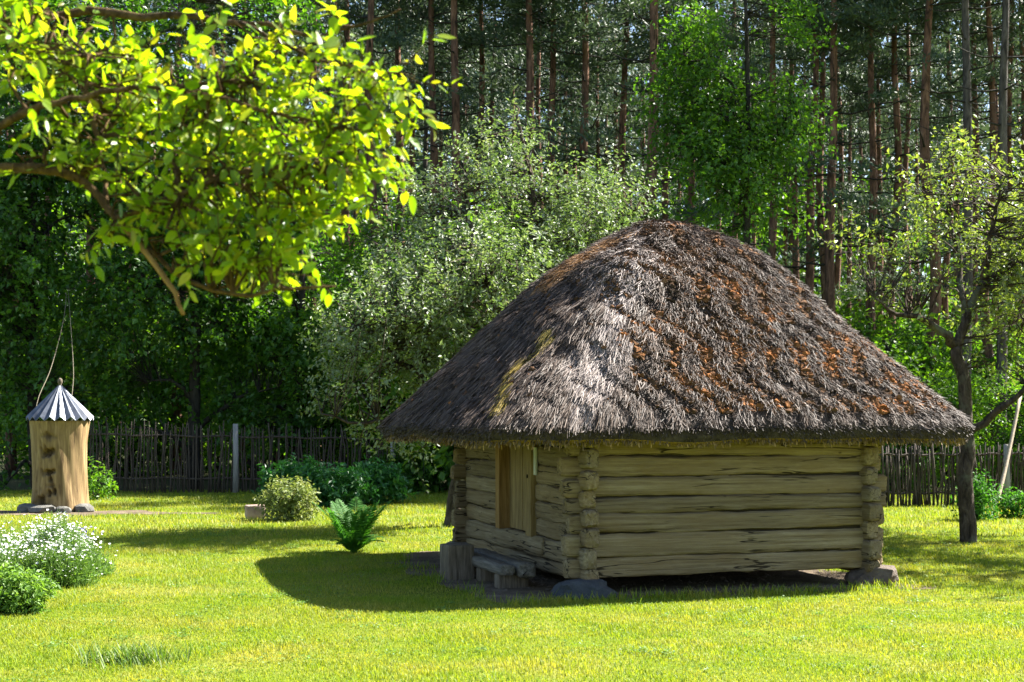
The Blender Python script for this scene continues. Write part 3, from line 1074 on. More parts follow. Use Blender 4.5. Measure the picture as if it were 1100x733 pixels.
# longer unmown grass where the mower cannot reach, along the hut's edge and stones
n = 2600
t = q.rand(n)
U_ = np.where(t < .62, q.uniform(-.9, 3.9, n), np.where(t < .8, -1.0 + .12 * q.randn(n), 3.75 + .12 * q.randn(n)))
V_ = np.where(t < .62, -.42 + .13 * q.randn(n), q.uniform(-.4, 4.6, n))
W_ = C0[None, :2] + U_[:, None] * DU[None, :2] + V_[:, None] * DV[None, :2]
ok = soil_mask(W_[:, 0], W_[:, 1]) < .14
W_ = W_[ok]; n = len(W_)
b = np.concatenate([W_, np.zeros((n, 1))], 1)
a = q.rand(n) * 6.283
h = .04 + .08 * q.rand(n) ** 2
d = np.stack([np.cos(a), np.sin(a), np.zeros(n)], -1)
tip = b + d * (h * (.3 + .7 * q.rand(n)))[:, None] + np.array([0, 0, 1.0]) * h[:, None]
sd2 = np.stack([-np.sin(a), np.cos(a), np.zeros(n)], -1) * .004
md = b + (tip - b) * .5 + np.array([0, 0, 1.0]) * (h * .12)[:, None]
VV = np.stack([b - sd2, b + sd2, md + sd2 * .9, md - sd2 * .9, tip], 1).reshape(-1, 3)
i = (np.arange(n) * 5)[:, None]
o = build('edge_grass', VV, [i + np.array([[0, 1, 2, 3]]), i + np.array([[3, 2, 4]])], M['blade'], None, False, {"rnd": np.repeat(q.rand(n), 5)})
tag(o, 'fringe of longer grass round the bare earth at the hut', 'grass', kind='stuff')

# ------------------------------------------------------------------ log hive
hp = gr(64.5, 549)
hive = thing('log_hive', 'hollow log beehive with a conical sheet metal roof', 'beehive', hp)
k, n = 132, 100
a = np.arange(k) / k * 2 * math.pi
zz = np.linspace(.03, 1.80, n)
A, Z = np.meshgrid(a, zz)
R = .50 + .055 * ((Z - .9) / .9) ** 2 + .02 * np.sin(A * 2 + 1) + .012 * np.sin(A * 5 + Z * 2.5) + .006 * np.sin(A * 13 + Z * 5)
decay = np.zeros_like(R)
cx = (A + math.pi / 2 + math.pi) % (2 * math.pi) - math.pi      # 0 where the log faces the camera
xs = np.sin(cx) * .5
front = np.cos(cx) > 0
for (hx, hz, wx, wz, dp) in ((-.10, 1.17, .12, .085, .16), (-.09, .79, .11, .05, .15), (-.05, .66, .045, .06, .10), (-.06, .38, .04, .07, .10), (.05, .40, .035, .07, .10), (-.24, .16, .08, .16, .14), (-.06, 1.50, .09, .06, .05), (.0, .52, .07, .05, .05)):
    wob = 1 + .22 * np.sin(A * 23 + Z * 17) + .15 * np.sin(A * 9 - Z * 31)
    d = np.hypot((xs - hx) / wx, (Z - hz) / wz) * wob
    g = np.exp(-d ** 4) * front
    R -= dp * g
    decay = np.maximum(decay, np.exp(-(d * .8) ** 2) * front * (1.0 if dp > .04 else .6))
V = np.stack([R * np.cos(A), R * np.sin(A), Z], -1).reshape(-1, 3)
i = np.arange(n - 1)[:, None] * k
j = np.arange(k)[None]
Q = np.stack([i + j, i + (j + 1) % k, i + k + (j + 1) % k, i + k + j], -1).reshape(-1, 4)
V = np.concatenate([V, [[0, 0, 1.80]]])
o_ = (n - 1) * k
T = np.stack([np.full(k, n * k), o_ + np.arange(k), o_ + (np.arange(k) + 1) % k], -1)
o = build('hollow_log', V, [Q, T], M['hive'], hive, True, {"decay": np.append(decay.ravel(), 0)})
o["label"] = 'honey coloured log with dark bee holes'
# roof of folded sheet strips: each strip a shallow fold between two raised seams
NP = 20
RR, Z0, Z1 = .645, 1.83, 2.50
rt = thing.__call__ if False else None
for i in range(NP):
    a0, a1 = i / NP * 2 * math.pi, (i + 1) / NP * 2 * math.pi
    am = a0 + (a1 - a0) * .5
    V = []
    for (aa, lift) in ((a0, .05), (am, -.03), (a1, .05)):
        V += [[.03 * math.cos(aa), .03 * math.sin(aa), Z1 + lift * .2], [RR * math.cos(aa), RR * math.sin(aa), Z0 + lift]]
    V = np.array(V)
    V = np.concatenate([V, V - np.array([0, 0, .008])])
    Fs = np.array([[0, 1, 3, 2], [2, 3, 5, 4], [6, 8, 9, 7], [8, 10, 11, 9], [1, 7, 9, 3], [3, 9, 11, 5]])
    build('roof_strip', V, Fs, M['zinc'], hive)
V, Fs = tube([(0, 0, 2.44), (0, 0, 2.53), (0, 0, 2.56), (0, 0, 2.62), (0, 0, 2.65)], [.05, .03, .05, .045, .01], 10)
build('finial', V, Fs, M['block'], hive, True)
spots = ((-.52, -.34, .24, .16, 'leftmost grey stone at the foot of the log hive'), (-.16, -.56, .30, .15, 'long flat stone in front of the log hive'),
         (.24, -.60, .17, .12, 'small stone front right of the log hive'), (.58, -.34, .20, .17, 'rounded stone at the right foot of the log hive'), (-.66, .05, .18, .15, 'stone behind the left foot of the log hive'))
for i, (dx, dy, r_, hz, lab) in enumerate(spots):
    V, Fs = rock(r_, r_ * .8, hz, 20 + i, 2)
    o = build('hive_stone', V, Fs, M['stone_grey'], None, True)
    o.data.set_sharp_from_angle(angle=math.radians(30))
    o.location = (float(hp[0] + dx), float(hp[1] + dy), .03)
    tag(o, lab, 'stone', 'stones round the foot of the hive')
# two ropes hanging down behind the hive roof
for (pts, lab) in (([(72, 308), (68, 345), (55, 395), (40, 432), (38, 470)], 'left of two pale ropes hanging behind the hive roof'), ([(73, 308), (76, 350), (79, 400), (77, 432), (78, 470)], 'right of two pale ropes hanging behind the hive roof')):
    P = smooth_line([at(x, y, 36.4 - 6.6 * min(1, (y - 308) / 130)) for x, y in pts], 18)
    tag(build('rope', *tube(P, [.007] * 18, 5), M['rope'], None, True), lab, 'rope', 'ropes behind the hive')

# ------------------------------------------------------------------ fences of upright sticks
pick = []
for s in range(6):
    q = np.random.RandomState(60 + s)
    P = np.array([[0, 0, 0], [.012 * q.randn(), .01 * q.randn(), .33], [.015 * q.randn(), .012 * q.randn(), .66], [.03 * q.randn(), .02 * q.randn(), 1.0]])
    V, Fs = tube(P, [.021, .020, .018, .012], 6, True, .12, s)
    o = build('picket', V, Fs, M['picket'], None, True, link=False)
    pick.append(o.data)


def fence(label, p0, p1, h0, h1, step, q, posts=(), lean=.05):
    p0, p1 = np.asarray(p0, float), np.asarray(p1, float)
    root = thing('stick_fence', label, 'fence', p0, 0, 'stick fences along the forest edge')
    L = np.linalg.norm(p1 - p0)
    d = (p1 - p0) / L
    nn = np.array([-d[1], d[0], 0])
    n_ = int(L / step)
    for i in range(n_):
        t = (i + .5 + q.randn() * .22) / n_
        o = bpy.data.objects.new('picket', pick[q.randint(6)])
        C.objects.link(o)
        o.parent = root
        o.location = Vector(d * L * t + nn * (.025 if i % 2 else -.025) + nn * q.randn() * .008)
        hh = (h0 + (h1 - h0) * t) * (1 + .05 * q.randn())
        w_ = .8 + .5 * q.rand()
        o.scale = (w_, w_, hh)
        o.rotation_euler = (q.randn() * .02, q.randn() * lean, q.rand() * 6)
    for f in (.22, .86):
        P = np.array([d * L * t + np.array([0, 0, f * (h0 + (h1 - h0) * t) + .02 * math.sin(t * 40)]) for t in np.linspace(0, 1, 24)])
        build('rail', *tube(P, [.026] * 24, 6), M['picket'], root, True)
    for (t, hh) in posts:
        P = np.array([[0, -.07, -.05], [.01, -.07, hh * .5], [0, -.07, hh]]) + d * L * t
        build('post', *tube(P, [.075, .07, .065], 8, True, .08, 5), M['post'], root, True)
    return root


q = np.random.RandomState(31)
fa, fb = at(40, 530, 35.2), at(430, 527, 35.6)
fa[2] = fb[2] = 0
fence('grey brown stick fence on the left between the hive and the hut', fa, fb, 1.72, 1.55, .066, q, ((.545, 1.72), (.02, 1.7), (.98, 1.6)))
fa, fb = at(945, 546, 30.0), at(1125, 546, 30.0)
fa[2] = fb[2] = 0
fence('dark stick fence on the right behind the crooked apple tree', fa, fb, 1.25, 1.28, .042, q, ((.75, 1.3),), .07)

# leaning pole by the right fence
P = smooth_line([at(1067, 556, 28.2) * np.array([1, 1, 0]) + np.array([0, 0, .0]), at(1076, 520, 28.6), at(1086, 475, 29.2), at(1096, 425, 29.8)], 10)
pole = thing('leaning_pole', 'pale wooden pole leaning on the right fence beside the crooked apple tree', 'pole', P[0])
o = build('shaft', *tube(P[1:], np.linspace(.042, .034, 9), 8, True, .06), M['pole'], pole, True, loc=P[0]); o.location = (0, 0, 0)
o = build('iron_tip', *tube(P[:2], [.02, .046], 8), M['iron'], pole, True, loc=P[0]); o.location = (0, 0, 0)

# ------------------------------------------------------------------ garden plants
q = np.random.RandomState(41)


def shrub(name, label, cat, c, rx, ry, h, n_shoot, per, L, leaf, leafm, bark='dark_bark', group=None, aspect=.5, up=.5, low=.1, **kw):
    c = np.asarray(c, float)
    vols = [(c[0], c[1], h * .45, rx, ry, h * .55), (c[0] + rx * .3, c[1], h * .4, rx * .65, ry * .7, h * .45), (c[0] - rx * .35, c[1], h * .38, rx * .6, ry * .7, h * .42)]
    stems = []
    for i in range(9):
        a = q.rand() * 6.28
        e = c + np.array([math.cos(a) * rx * .55, math.sin(a) * ry * .55, h * (.5 + .3 * q.rand())])
        stems.append(limb([c + np.array([math.cos(a) * .08 * rx, math.sin(a) * .08 * ry, 0]), (c + e) * .5 + np.array([0, 0, h * .08]), e], .012 * h + .006, .005, 6))
    root = thing(name, label, cat, c, 0, group)
    LV, TW = foliage(vols, stems, q, n_shoot, per, L, leaf, up=up, aspect=aspect, twig=.003, spread=.02, **kw)
    V = LV[0].copy()
    V[:, 2] = np.maximum(V[:, 2], .01)
    o = limb_mesh(stems, 5).obj('stems', M[bark], root, True, loc=c); o.location = (0, 0, 0)
    o = build('leaves', V, LV[1], leafm, root, False, {"rnd": LV[2]}, loc=c); o.location = (0, 0, 0)
    return root


shrub('garden_shrub', 'rounded pale green garden shrub beside the small pinkish block', 'shrub', gr(311, 559), .46, .42, .66, 340, 16, .20, .065, M['spirea_leaf'], up=.8)
for (x, y, rx, h, lab) in ((316, 541, .75, .80, 'leftmost leafy peony clump behind the pale shrub'), (355, 544, .8, .78, 'middle leafy peony clump behind the fern'), (398, 541, .72, .74, 'rightmost leafy peony clump nearest the hut eave')):
    shrub('peony_clump', lab, 'plant', gr(x, y), rx, .55, h, 330, 14, .24, .13, M['peony_leaf'], group='peony clumps behind the pale shrub', aspect=.42, up=.6)
shrub('dark_bush', 'dark low bush under the apple tree beside the left eave', 'bush', gr(452, 529), 1.3, .8, 1.25, 420, 14, .3, .10, M['shade_leaf'], up=.3)
shrub('small_green_bush', 'small bright green bush between the crooked trunk and the leaning pole', 'bush', gr(1050, 559), .30, .3, .75, 130, 12, .2, .08, M['fern_leaf'], up=.6)
shrub('low_green_plant', 'low green plant at the right edge by the fence', 'plant', gr(1092, 556), .45, .3, .42, 110, 12, .18, .08, M['fern_leaf'], up=.4)
shrub('hive_sapling', 'leafy sapling just right of the log hive', 'plant', gr(103, 537), .38, .3, .8, 70, 9, .25, .10, M['under_leaf'], up=.4)

# small pinkish block
p = gr(274, 557)
V, Fs = boxv(-.17, .17, -.14, .14, -.02, .25, .02)
V = V + .012 * vnoise(V, 6)[:, None]
o = build('small_block', V, Fs, M['stone_pink'], None, True)
o.location = [float(x) for x in p]; o.rotation_euler = (0, 0, .3)
tag(o, 'small pinkish block on the lawn left of the pale shrub', 'block')

# ostrich fern: a shuttlecock of fronds
fp = gr(380, 594)
fern = thing('ostrich_fern', 'bright green fern with tall feathery fronds on the lawn', 'fern', fp)
q = np.random.RandomState(47)
for i in range(30):
    a = i / 30 * 6.283 * 2.39 + q.rand() * .3
    inner = i < 20
    L = (.78 + .25 * q.rand()) if inner else (.5 + .2 * q.rand())
    out = (.34 + .20 * q.rand()) if inner else (.62 + .25 * q.rand())
    d = np.array([math.cos(a), math.sin(a), 0])
    m_ = 15
    t = np.linspace(0, 1, m_)
    P = d * (.03 + L * out * t ** 1.25)[:, None] + np.array([0, 0, 1.0]) * (L * (math.sqrt(max(.1, 1 - out ** 2)) * t - (.16 if inner else .38) * t ** 2.6))[:, None]
    s = np.array([-d[1], d[0], 0])
    tg = unit(np.gradient(P, axis=0))
    nr = unit(np.cross(s, tg))
    mb = MB()
    V, Fs = tube(P, np.linspace(.007, .002, m_), 4)
    mb.add(V, Fs); mb.a.append(np.full(len(V), .9, dtype=np.float32))
    npn = 30
    tt = np.linspace(.12, .99, npn)
    idx = tt * (m_ - 1)
    i0 = np.clip(idx.astype(int), 0, m_ - 2)
    fr = (idx - i0)[:, None]
    pc = P[i0] * (1 - fr) + P[i0 + 1] * fr
    pl = .19 * np.sin(np.pi * np.clip(tt, 0, 1) ** .8) ** .8 * L + .02
    for sg in (-1, 1):
        ax = s * sg + tg[i0] * .42 + nr[i0] * .12 + q.randn(npn, 3) * .06
        V, T, r_ = leaf_faces(pc, ax, nr[i0] + q.randn(npn, 3) * .15, pl, np.full(npn, .024), np.clip(.35 + .4 * q.rand(npn), 0, 1), .12)
        mb.add(V, T); mb.a.append(r_.astype(np.float32))
    o = mb.obj('frond', M['fern_leaf'], fern, attr='rnd')

# flower bed on the left
q = np.random.RandomState(53)
bp = gr(30, 615)
bed = thing('white_flower_bed', 'mass of small white flowers over pale green leaves at the left edge', 'flowers', bp)


def bed_points(n):
    X, Y = [], []
    c = [(gr(48, 618), .75, .5), (gr(15, 610), .9, .8), (gr(68, 618), .38, .35), (gr(-30, 615), 1.0, .9), (gr(40, 630), .55, .35)]
    k = q.randint(0, len(c), n)
    a, r = q.rand(n) * 6.283, np.sqrt(q.rand(n)) * (1 + .12 * q.randn(n))
    cc = np.array([x[0][:2] for x in c])[k]
    rr = np.array([(x[1], x[2]) for x in c])[k]
    return cc[:, 0] + np.cos(a) * r * rr[:, 0], cc[:, 1] + np.sin(a) * r * rr[:, 1], r


n = 7500
X, Y, r = bed_points(n)
hh = (.16 + .36 * q.rand(n) ** 1.2) * (1 - .3 * r ** 4) * (1 + .45 * np.sin(X * 5.3 + 2 * np.sin(Y * 4.1)) * np.sin(Y * 6.1 + 1)) + .12 * (q.rand(n) < .06)
b = np.stack([X, Y, np.zeros(n)], -1)
tip = b + np.stack([q.randn(n) * .06, q.randn(n) * .06, hh], -1)
V, Qd = many_tubes(np.stack([b, (b + tip) / 2 + q.randn(n, 3) * .01, tip], 1), np.tile([.003, .0025, .002], (n, 1)), 3)
n2 = 5
cen_ = (b[:, None, :] + (tip - b)[:, None, :] * (.15 + .75 * q.rand(n, n2, 1))).reshape(-1, 3)
LVv, LT, lr = leaf_faces(cen_, q.randn(n * n2, 3) * np.array([1, 1, .5]) + np.array([0, 0, .6]), q.randn(n * n2, 3) * .5 + np.array([0, 0, 1.0]), .045 + .035 * q.rand(n * n2), np.full(n * n2, .014), q.rand(n * n2))
mb = MB()
mb.add(V, Qd); mb.a.append(np.full(len(V), .4, np.float32))
mb.add(LVv, LT); mb.a.append(lr.astype(np.float32))
o = mb.obj('bed_leaves', M['bed_leaf'], bed, attr='rnd', loc=bp); o.location = (0, 0, 0); stuff(o)
# five-petalled flowers at the tips
sel = q.rand(n) < .25 + .5 * (hh > .33)
ft = tip[sel]
nf = len(ft)
V, T = [], []
aa = np.arange(5) / 5 * 6.283
tilt = unit(np.stack([q.randn(nf) * .45, -.25 + q.randn(nf) * .45, np.ones(nf)], -1))
sx = unit(np.cross(tilt, np.array([.3, .9, .1]))); sy = np.cross(tilt, sx)
fr_ = .011 + .008 * q.rand(nf)
P = [ft]
for a in aa:
    for (da, rr_) in ((-.45, .75), (0, 1.0), (.45, .75)):
        P.append(ft + (sx * math.cos(a + da) + sy * math.sin(a + da)) * (fr_ * rr_)[:, None] + tilt * (fr_ * .25)[:, None])
V = np.stack(P, 1)
Fp = []
for i in range(5):
    Fp.append([0, 1 + i * 3, 2 + i * 3, 3 + i * 3])
Fq = (np.arange(nf) * 16)[:, None, None] + np.array(Fp)[None]
o = build('white_flowers', V.reshape(-1, 3), Fq.reshape(-1, 4), M['petal'], bed, loc=bp); o.location = (0, 0, 0); stuff(o)
lil = gr(84, 612)
k = 60
ft = np.stack([lil[0] + q.randn(k) * .1, lil[1] + q.randn(k) * .15, .36 + q.rand(k) * .14], -1)
V, T, r_ = leaf_faces(ft, q.randn(k, 3), q.randn(k, 3), np.full(k, .035), np.full(k, .03), q.rand(k))
o = build('lilac_flowers', V, T, M['petal_lilac'], bed, loc=bp); o.location = (0, 0, 0); stuff(o)
o["label"] = 'few lilac blue flowers among the white'
shrub('leafy_bed_plant', 'leafy green clump with pale tips in front of the white flowers', 'plant', gr(8, 658), .38, .35, .36, 420, 12, .12, .055, M['bed_leaf'], up=.6)

# rough tuft of longer grass in the foreground
tp_ = gr(150, 711)
n = 900
X = tp_[0] + q.randn(n) * .17 - .05
Y = tp_[1] + q.randn(n) * .13
b = np.stack([X, Y, np.zeros(n)], -1)
a = q.rand(n) * 6.283
h = .05 + .11 * q.rand(n) ** 2
d = np.stack([np.cos(a), np.sin(a), np.zeros(n)], -1)
tip = b + d * (h * (.3 + .7 * q.rand(n)))[:, None] + np.array([0, 0, 1.0]) * h[:, None]
s = np.stack([-np.sin(a), np.cos(a), np.zeros(n)], -1) * .004
md = b + (tip - b) * .5 + np.array([0, 0, 1.0]) * (h * .12)[:, None]
V = np.stack([b - s, b + s, md + s * .9, md - s * .9, tip], 1).reshape(-1, 3)
i = (np.arange(n) * 5)[:, None]
o = build('grass_tuft', V, [i + np.array([[0, 1, 2, 3]]), i + np.array([[3, 2, 4]])], M['tuft'], None, False, {"rnd": np.repeat(q.rand(n), 5)}, loc=tp_)
tag(o, 'rough tuft of longer darker grass in the foreground lawn', 'grass tuft', kind='stuff')

# ------------------------------------------------------------------ apple trees
q = np.random.RandomState(61)
Yc = 24.0


def A(x, y, Y):
    return at(x, y, Y)


b0 = gr(487, 566)
tr = [limb([b0 + np.array([0, 0, -.1]), A(489, 540, 24.2), A(497, 500, 24.2), A(512, 455, 24.0), A(528, 410, 23.9), A(540, 370, 23.8)], .17, .10, 16, .01, q)]
side = [limb([A(512, 455, 24.0), A(470, 420, 23.6), A(430, 385, 23.4), A(385, 350, 23.2)], .085, .02, 12, .03, q),
        limb([A(540, 370, 23.8), A(520, 310, 23.7), A(505, 240, 23.8), A(495, 200, 23.8)], .08, .015, 12, .03, q),
        limb([A(540, 370, 23.8), A(570, 310, 24.2), A(575, 230, 24.4), A(560, 140, 24.4), A(552, 112, 24.4)], .085, .012, 14, .03, q),
        limb([A(528, 410, 23.9), A(590, 340, 24.6), A(640, 270, 25.0), A(690, 215, 25.2)], .085, .015, 14, .03, q),
        limb([A(505, 470, 24.1), A(455, 460, 23.2), A(400, 455, 22.8), A(345, 445, 22.6)], .07, .015, 12, .03, q),
        limb([A(540, 380, 23.8), A(480, 330, 24.8), A(430, 280, 25.4), A(400, 260, 25.6)], .07, .015, 12, .03, q),
        limb([A(520, 430, 24), A(560, 420, 25.4), A(600, 380, 26.2)], .07, .015, 10, .03, q)]


def ev(x, y, Y, rx, ry, dep, w=None):
    """an ellipsoid of crown: centre and radii in photo pixels at depth Y, depth radius in metres"""
    c = at(x, y, Y)
    k = Y / F
    e = (c[0], c[1], c[2], rx * k, dep, ry * k)
    return e + ((w,) if w else ())


vols = [ev(500, 290, 23.8, 95, 90, 1.7), ev(600, 270, 24.6, 85, 75, 1.6), ev(420, 360, 23.4, 80, 75, 1.5), ev(390, 440, 22.8, 60, 42, 1.2), ev(540, 190, 24.2, 45, 65, .9),
        ev(655, 225, 25, 45, 35, .9), ev(480, 420, 23.4, 70, 60, 1.2), ev(450, 235, 24, 50, 40, 1.0), ev(440, 480, 23, 40, 20, .8), ev(520, 300, 21.6, 70, 55, 1.1), ev(440, 340, 21.6, 60, 50, 1.0)]
tree('apple_tree', 'broad silvery leaved apple tree directly behind the hut', 'apple tree', b0, tr, side, vols, q, M['apple_bark'], M['apple_leaf'], 'apple trees in the garden',
     n_shoot=3300, per=17, L=.55, leaf=.08, up=.7, shell=.5, gap=.34, gapscale=.9, twig=.006, spread=.03, aspect=.5)

q = np.random.RandomState(67)
b1 = gr(1040, 583)
tr = [limb([b1 + np.array([0, 0, -.1]), A(1038, 540, 21.0), A(1038, 480, 21), A(1036, 420, 21), A(1027, 372, 21)], .13, .085, 16, .012, q)]
side = [limb([A(1027, 372, 21), A(1012, 356, 20.9), A(990, 342, 20.8), A(960, 335, 20.6), A(940, 320, 20.5)], .085, .012, 12, .02, q),
        limb([A(1027, 376, 21), A(1042, 335, 21.1), A(1060, 300, 21.2), A(1090, 282, 21.3), A(1130, 250, 21.4)], .085, .02, 12, .02, q),
        limb([A(1038, 465, 21), A(1062, 450, 20.8), A(1088, 428, 20.6), A(1125, 390, 20.4)], .075, .03, 12, .015, q),
        limb([A(1040, 335, 21.1), A(1030, 280, 21.6), A(1020, 220, 21.8), A(1010, 170, 21.9)], .06, .012, 12, .03, q),
        limb([A(1060, 300, 21.2), A(1065, 240, 21), A(1080, 190, 20.8)], .06, .012, 10, .03, q),
        limb([A(1090, 282, 21.3), A(1150, 300, 21), A(1190, 330, 20.8)], .05, .012, 10, .03, q)]
vols = [ev(1050, 215, 21.3, 65, 55, 1.5), ev(985, 300, 20.8, 55, 38, 1.1), ev(1090, 290, 21, 55, 55, 1.4), ev(930, 270, 20.6, 38, 22, .8), ev(1015, 190, 21.7, 45, 30, .9), ev(1140, 250, 21.2, 80, 70, 1.7), ev(1080, 380, 20.7, 30, 25, .7), ev(1180, 330, 21, 70, 60, 1.5)]
tree('crooked_apple_tree', 'crooked apple tree with sparse pale leaves right of the hut', 'apple tree', b1, tr, side, vols, q, M['apple_bark'], M['apple_leaf2'], 'apple trees in the garden',
     n_shoot=860, per=14, L=.5, leaf=.085, up=.6, shell=.5, gap=.36, gapscale=1.1, twig=.006, spread=.03, aspect=.5)

o = copy_tree(bpy.data.objects['crooked_apple_tree'])
o.location = (9.9, 22.3, 0); o.rotation_euler = (0, 0, 2.4)
o["label"] = 'apple tree standing just past the right edge, shading the lawn'
o = copy_tree(bpy.data.objects['crooked_apple_tree'])
o.location = (9.9, 18.4, 0); o.rotation_euler = (0, 0, 1.0); o.scale = (1.1, 1.1, 1.05)
o["label"] = 'nearer apple tree out of frame at right whose shade dapples the lawn'
# ---- the near apple tree whose branch hangs into the picture from the left
q = np.random.RandomState(71)
Yf = 5.2
fb = np.array([-3.9, 5.6, 0.0])
near_root = thing('near_apple_tree', 'leafy apple branch in bright sun hanging in from the upper left', 'apple tree', fb)
trunk = [limb([fb + np.array([0, 0, -.1]), fb + np.array([.03, 0, .7]), fb + np.array([.1, -.02, 1.4]), fb + np.array([.25, -.08, 2.1]), fb + np.array([.35, -.1, 2.9]), fb + np.array([.3, 0, 3.8])], .17, .09, 18, .008, q)]
j0 = fb + np.array([.22, -.06, 2.0]); j1 = fb + np.array([.34, -.1, 2.75])
main = [limb([j0, A(-160, 190, 5.4), A(-60, 178, 5.3), A(0, 181, 5.25), A(50, 182, 5.2), A(85, 192, 5.2), A(115, 222, 5.15), A(135, 245, 5.1)], .027, .013, 22, .004, q),
        limb([j1, A(-120, 160, 5.3), A(-30, 150, 5.2), A(30, 120, 5.1), A(75, 107, 5.1), A(125, 97, 5.1), A(190, 92, 5.1), A(260, 85, 5.1)], .019, .005, 22, .004, q),
        limb([j1 + np.array([0, 0, .3]), A(-100, 40, 5.5), A(20, 20, 5.6), A(140, 15, 5.6), A(260, 25, 5.5), A(340, 40, 5.4)], .03, .006, 22, .006, q),
        limb([A(85, 192, 5.2), A(105, 165, 5.2), A(100, 130, 5.2), A(92, 100, 5.2), A(95, 60, 5.2)], .014, .006, 12, .003, q),
        limb([A(125, 235, 5.1), A(180, 215, 5.05), A(240, 190, 5.0), A(300, 180, 4.95), A(370, 185, 4.9)], .014, .005, 14, .003, q),
        limb([A(150, 262, 5.1), A(200, 300, 5.05), A(260, 318, 5.0), A(300, 312, 4.95), A(360, 308, 4.9)], .010, .004, 12, .003, q),
        limb([A(190, 92, 5.1), A(250, 110, 5), A(310, 125, 4.95), A(380, 140, 4.9)], .011, .004, 12, .003, q),
        limb([A(260, 25, 5.5), A(330, 60, 5.2), A(380, 72, 5.0), A(430, 78, 4.95)], .008, .003, 14, .003, q),
        limb([A(340, 40, 5.4), A(390, 25, 5.2), A(430, 10, 5.1)], .007, .003, 8, .003, q),
        limb([A(115, 222, 5.15), A(112, 190, 5.3), A(108, 140, 5.5), A(150, 90, 5.6)], .010, .005, 10, .003, q)]
stub = limb([A(135, 245, 5.1), A(160, 275, 5.08), A(185, 312, 5.06), A(197, 338, 5.05)], .013, .007, 8, .002, q)
o = limb_mesh(trunk, 12).obj('trunk', M['apple_bark'], near_root, True, loc=fb); o.location = (0, 0, 0)
for l_ in main:
    o = limb_mesh([l_], 8, .08).obj('branch', M['fore_bark'], near_root, True, loc=fb); o.location = (0, 0, 0)
o = limb_mesh([stub], 8, .1).obj('broken_stub', M['old_wood'], near_root, True, loc=fb); o.location = (0, 0, 0)
o["label"] = 'bare broken brown branch end'
vols = [ev(50, 70, 5.4, 110, 80, .24, 2.6), ev(170, 55, 5.4, 120, 70, .26, 3.0), ev(265, 95, 5.2, 90, 75, .24, 3.0), ev(335, 165, 5.0, 68, 52, .22, 2.2), ev(220, 175, 5.1, 100, 50, .24, 2.4),
        ev(290, 245, 5.0, 62, 38, .18, 1.3), ev(195, 235, 5.05, 45, 32, .18, .8), ev(120, 135, 5.3, 100, 50, .26, 1.5), ev(30, 140, 5.3, 50, 45, .26, .7), ev(330, 295, 4.95, 44, 16, .12, .8), ev(362, 306, 4.9, 26, 14, .08, .55), ev(385, 150, 4.95, 30, 40, .12, .7), ev(255, 275, 5.0, 50, 26, .15, .7),
        ev(380, 85, 5.0, 42, 26, .12, .6), ev(432, 82, 4.95, 18, 24, .08, .3), ev(370, 22, 5.2, 40, 16, .12, .3), ev(70, 185, 5.2, 45, 16, .12, .45), ev(135, 225, 5.1, 35, 30, .14, .5), ev(165, 262, 5.06, 28, 26, .1, .35), ev(335, 220, 5.0, 45, 30, .18, .7)]
allm = main + trunk
c, d = sample_vol(vols, 600, q, .6)
nz = vnoise(c, 2.3, 8.0)
keep = nz > -.10
c, d = c[keep], d[keep]
n = len(c)
dirn = unit(d * .5 + np.array([.3, -.1, .12]) + q.randn(n, 3) * .4)
sl = .11 + .13 * q.rand(n)
LP = np.concatenate([l_[0] for l_ in main]); LR = np.concatenate([l_[1] for l_ in main])
best = ((c[:, None, :] - LP[None]) ** 2).sum(-1).argmin(1)
a = LP[best]
md = (a + c) / 2 + q.randn(n, 3) * .03
P = np.stack([a, md, c, c + dirn * sl[:, None]], 1)
r0 = np.minimum(LR[best] * .7, .007)
V, Q = many_tubes(P, np.stack([r0, r0 * .7 + .001, np.full(n, .003), np.full(n, .0015)], 1), 4)
o = build('twigs', V, Q, M['fore_bark'], near_root, True, loc=fb); o.location = (0, 0, 0)
# leaf shapes: eight curled variants
leafmeshes = []
for s in range(8):
    u = np.linspace(0, 1, 7)
    wd = (.20 + .09 * ((s * .61) % 1)) * np.sin(np.pi * u ** .82) ** .8
    curl = q.uniform(-.45, .25)
    cup = q.uniform(.1, .45)
    tw = q.uniform(-.4, .4)
    V = []
    for i, t in enumerate(u):
        z = curl * t * t * .5
        rt_ = tw * t
        for sg in (-1, 0, 1):
            yy = wd[i] * sg
            zz_ = z + abs(yy) * cup + (.012 * math.sin(i * 2.4 + s) if sg else 0)
            V.append([t + .14, yy * math.cos(rt_), zz_ + yy * math.sin(rt_)])
    V = np.array(V)
    Fq = []
    for i in range(6):
        for k in (0, 1):
            p_ = i * 3 + k
            Fq.append([p_, p_ + 3, p_ + 4, p_ + 1])
    # the stalk
    sv = np.array([[0, -.012, .0], [0, .012, .0], [.14, .012, 0], [.14, -.012, 0]])
    Fq.append([len(V), len(V) + 3, len(V) + 2, len(V) + 1])
    V = np.concatenate([V, sv])
    ob = build('leaf', V, np.array(Fq), M['fore_leaf'], None, True, {"rnd": np.full(len(V), (s * .37 + .1) % 1.0)}, link=False)
    leafmeshes.append((ob.data, V, np.array(Fq), (s * .37 + .1) % 1.0))
per = 8
t = (np.arange(per) + .5) / per
pos = c[:, None, :] + dirn[:, None, :] * (t[None, :] * sl[:, None])[..., None]
pos = pos.reshape(-1, 3)
N = len(pos)
dd = np.repeat(dirn, per, 0)
rad = q.randn(N, 3); rad -= (rad * dd).sum(-1, keepdims=True) * dd
ax = unit(unit(rad) * .9 + dd * .6 + np.array([0, 0, -.35]))
up_ = unit(q.randn(N, 3) * .55 + np.array([.25, 0, 1.0]))
sd_ = unit(np.cross(up_, ax)); up_ = np.cross(ax, sd_)
